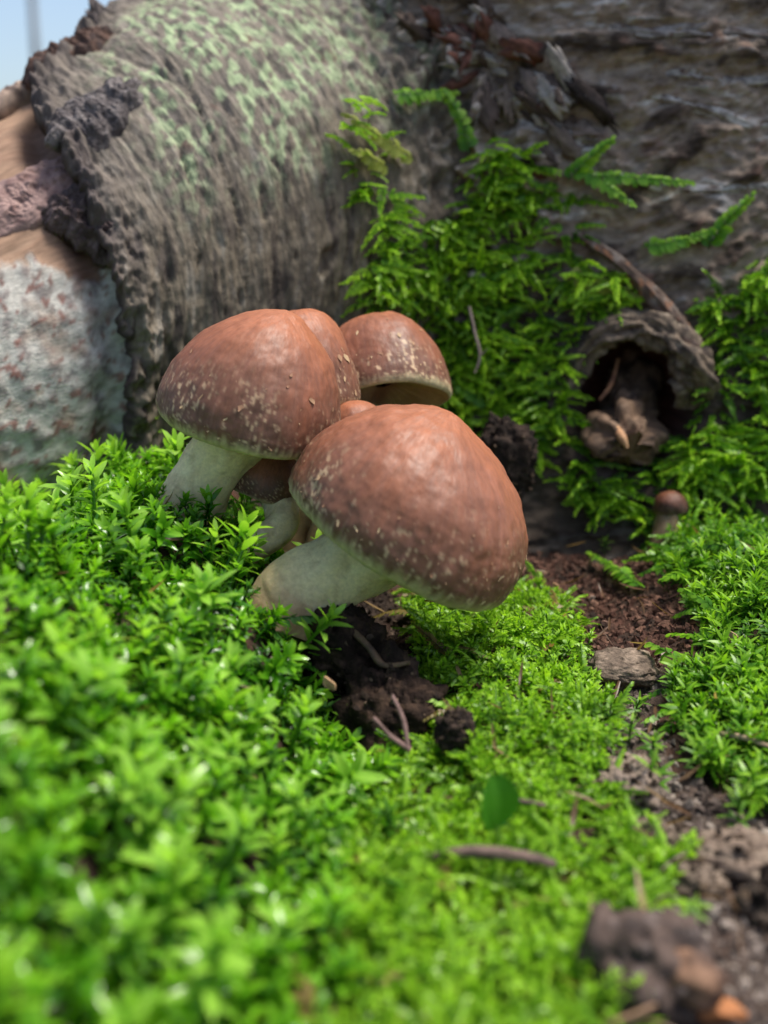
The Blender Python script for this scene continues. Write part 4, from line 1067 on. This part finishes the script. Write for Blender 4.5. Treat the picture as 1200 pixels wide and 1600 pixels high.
def gp(px, py, lift=0.0, k=1.0):
    p = ground_hit(px, py); return lerp(CAM, p, k) + np.array([0, 0, lift])
TW = ((0.16, 0.105, 0.085), (0.075, 0.05, 0.042))
twig('twig', [gp(665, 1340, k=.925), gp(720, 1331, k=.92), gp(775, 1333, k=.918), gp(830, 1340, k=.92), gp(868, 1352, k=.925)], [0.075, 0.10, 0.115, 0.10, 0.075], *TW, 'smooth curved brown twig lying across the bright moss carpet', 'twig', nseg=16, jag=0.15, seed=1.0)
twig('twig', [gp(800, 1248, k=.935), gp(825, 1254, k=.935), gp(852, 1258, k=.94)], [0.04, 0.055, 0.045], *TW, 'short dark twig half sunk in moss above the curved twig', 'twig', seed=2.0)
fk = thing('forked_twig', 'thin reddish forked twig in the dark hollow', 'twig', at(637, 1175, 24.0))
twig('branch', [at(583, 1122, 24.2), at(610, 1150, 24.0), at(640, 1172, 24.0)], [0.05, 0.06, 0.07], (0.20, 0.12, 0.105), (0.10, 0.06, 0.05), parent=fk, seed=3.0)
twig('branch', [at(612, 1085, 24.3), at(630, 1125, 24.1), at(638, 1172, 24.0)], [0.04, 0.055, 0.06], (0.20, 0.12, 0.105), (0.10, 0.06, 0.05), parent=fk, seed=4.0)
wt = thing('hanging_twig', 'thin dry twig with a forked tip hanging in front of the wall moss', 'twig', at(745, 560, 39.5))
twig('branch', [at(733, 478, 39.6), at(742, 520, 39.5), at(750, 556, 39.5), at(742, 582, 39.5)], [0.05, 0.06, 0.055, 0.03], (0.22, 0.17, 0.14), (0.10, 0.075, 0.06), parent=wt, seed=5.0)
twig('branch', [at(750, 556, 39.5), at(762, 545, 39.3)], [0.04, 0.02], (0.22, 0.17, 0.14), (0.10, 0.075, 0.06), parent=wt, seed=6.0)
twig('twig', [gp(1110, 1145, k=.96), gp(1160, 1152, k=.955), gp(1210, 1170, k=.95)], [0.05, 0.07, 0.06], (0.34, 0.24, 0.15), (0.18, 0.12, 0.08), 'pale dry twig poking from moss at the right picture edge', 'twig', seed=7.0)
twig('root_strand', [at(540, 975, 27.6), at(575, 1010, 27.0), at(600, 1040, 26.6), at(640, 1035, 26.4)], [0.07, 0.09, 0.08, 0.05], (0.13, 0.08, 0.045), (0.07, 0.045, 0.03), 'ragged brown root strand under the largest cap', 'root', seed=8.0, jag=0.5)

def chip(px, py, L, W_, rz, colr, label, k=0.985, d=None, name='bark_chip'):
    p = gp(px, py, k=k) if d is None else at(px, py, d)
    n_, m_ = 7, 5
    u = np.linspace(-.5, .5, n_); v = np.linspace(-.5, .5, m_)
    U, V_ = np.meshgrid(u, v, indexing='ij')
    wd = (1 - (2 * np.abs(U)) ** 2.5) * 0.85 + 0.15
    x_ = U * L; y_ = V_ * W_ * wd + 0.1 * W_ * np.sin(U * 7 + px); z_ = 0.10 * L * (1 - 4 * U ** 2) - 0.3 * W_ * V_ ** 2 + 0.02 * np.sin(V_ * 9 + U * 5)
    c_, s_ = math.cos(rz), math.sin(rz)
    e1 = c_ * RGT + s_ * UPV; e2 = norm(-s_ * RGT + c_ * UPV - 0.5 * FWD * 1.0); e3 = np.cross(e1, e2)
    top = p + x_[..., None] * e1 + y_[..., None] * e2 + (z_ + .03)[..., None] * e3
    bot = p + x_[..., None] * e1 + y_[..., None] * e2 + (z_ - .03)[..., None] * e3
    V2 = np.concatenate([top.reshape(-1, 3), bot.reshape(-1, 3)]); F_ = grid_faces(n_, m_); k_ = n_ * m_
    ring_ = [i * m_ for i in range(n_)] + [(n_ - 1) * m_ + j for j in range(1, m_)] + [i * m_ + m_ - 1 for i in range(n_ - 2, -1, -1)] + list(range(m_ - 2, 0, -1))
    sd_ = [(ring_[i], ring_[(i + 1) % len(ring_)], ring_[(i + 1) % len(ring_)] + k_, ring_[i] + k_) for i in range(len(ring_))]
    o = build(name, V2, np.concatenate([F_, F_[:, ::-1] + k_, np.array(sd_)]), M_WOOD, col=tcol(V2, colr, np.asarray(colr) * .6, px, 4.0))
    return tag(o, label, 'bark chip', 'loose chips and litter')
chip(870, 918, 0.42, 0.16, -0.9, (0.48, 0.27, 0.15), 'orange-brown bark chip on the dark soil beside the largest cap')
chip(925, 935, 0.22, 0.14, 0.4, (0.38, 0.30, 0.24), 'tiny grey chip in the middle of the reddish soil')
chip(948, 975, 0.30, 0.18, -0.6, (0.26, 0.15, 0.11), 'brown chip near the lower end of the reddish soil')
chip(1145, 997, 0.42, 0.24, -1.2, (0.42, 0.25, 0.17), 'tan bark chip caught in the moss beyond the reddish soil', k=0.965)
chip(515, 1068, 0.40, 0.20, -0.9, (0.46, 0.28, 0.15), 'small tan chip on black soil under the stems', d=25.2)
chip(902, 722, 0.24, 0.2, 0.3, (0.36, 0.22, 0.13), 'little brown chip on moss below the branch stub', k=0.97)
chip(8, 1158, 0.40, 0.28, 0.4, (0.34, 0.13, 0.09), 'reddish chip on the leafy bank at the left picture edge', k=0.93)
chip(505, 1450, 0.34, 0.16, 0.5, (0.22, 0.08, 0.05), 'dark red chip between the leafy bank and the carpet', k=0.945)
chip(545, 1395, 0.42, 0.22, 0.2, (0.11, 0.07, 0.06), 'dark bark chip in the gap above the dark red chip', k=0.955)
chip(985, 1585, 0.85, 0.16, 0.35, (0.30, 0.18, 0.11), 'long tan chip in moss at the bottom picture edge', k=0.95)
chip(432, 1035, 0.38, 0.14, -0.7, (0.16, 0.11, 0.10), 'greyish sliver at the edge of the leafy bank below the stems', d=26.2)

# the single round wet leaf above the twig
lp = gp(790, 1300, k=0.93)
lf = thing('round_leaf', 'single rounded wet green leaf standing above the curved twig', 'leaf', lp)
U, V_ = np.meshgrid(np.linspace(0, 1, 26), np.linspace(-1, 1, 17), indexing='ij')
wd = 0.47 * np.sin(np.clip(U, 0, 1) ** 1.15 * math.pi) ** 0.5
q_ = st(wd * V_, U * 1.15, -0.35 * U ** 2 + 0.14 * V_ ** 2 * wd * 2 + 0.02 * np.sin(V_ * 14) * (1 - U))
ctr = lp + np.array([-0.18, -0.02, 0.10])
Rl = rot_from(norm(np.array([[0.05, -0.35, 1.0]])), np.array([[0.45, -0.8, 0.6]]))[0]
LV = ctr + q_ @ Rl.T
lc = np.empty(LV.shape); lc[:] = (0.055, 0.21, 0.016); lc = mixc(lc, (0.10, 0.30, 0.03), np.exp(-(V_ / 0.12) ** 2) * 0.8)
build('blade', LV, grid_faces(26, 17), M_BIGLEAF, lf, lc)
twig('stalk', [lp + np.array([-0.10, 0, -0.5]), lp + np.array([-0.15, 0, -0.1]), ctr + np.array([0, 0, .05])], [0.05, 0.05, 0.04], (0.16, 0.30, 0.03), (0.10, 0.22, 0.02), parent=lf, seed=1)

# ------------------------------------------------------------------ far tree seen pale behind the log
tp = CAM + 1500 * ray(48, 30); tx, ty = tp[0], tp[1]
ft = thing('slender_tree', 'slender pale tree far behind the log, blurred against the sky', 'tree', (tx, ty, -9))
hgt = np.array([-12, 150, 400, 800, 1150, 1400.0])
V, F = tube([(tx + 4 * math.sin(h * .004), ty, h) for h in hgt], [6, 5.5, 5, 4, 2.6, 1], 14, 0.12, 2.0, 8)
build('trunk', V, F, M_TRUNK, ft, tcol(V, (0.42, 0.42, 0.42), (0.30, 0.30, 0.29), 1, 0.05))
r2 = np.random.default_rng(5); cen = []
for k in range(9):
    h = 700 + 75 * k; a = k * 2.4; ln = 330 - 20 * k
    pts = [np.array([tx, ty, h]), np.array([tx + ln * .5 * math.cos(a), ty + ln * .5 * math.sin(a), h + 90]), np.array([tx + ln * math.cos(a), ty + ln * math.sin(a), h + 130])]
    twig('limb', pts, [3.2, 2.2, 0.8], (0.38, 0.38, 0.37), (0.25, 0.25, 0.24), parent=ft, mat=M_TRUNK, nseg=8, seed=k)
    cen += [lerp(pts[1], pts[2], t_) for t_ in np.linspace(0, 1.1, 5)]
cen = np.array(cen); n_ = 5000
pos = cen[r2.integers(0, len(cen), n_)] + r2.normal(size=(n_, 3)) * np.array([55, 55, 40])
lv, lfc = leaf_tpl(9.0, 6.0, 0.2, 0.2, 0.4, 0)
Rl = rot_from(r2.normal(size=(n_, 3)), r2.normal(size=(n_, 3)))
W = np.einsum('nij,vj->nvi', Rl, lv) + pos[:, None]
lc = np.repeat(lerp(np.array([0.05, 0.10, 0.02]), np.array([0.09, 0.17, 0.03]), r2.random((n_, 1)))[:, None], len(lv), 1)
build('crown', W.reshape(-1, 3), (lfc[None] + (np.arange(n_) * len(lv))[:, None, None]).reshape(-1, 3), M_FEATHER, ft, lc.reshape(-1, 3))
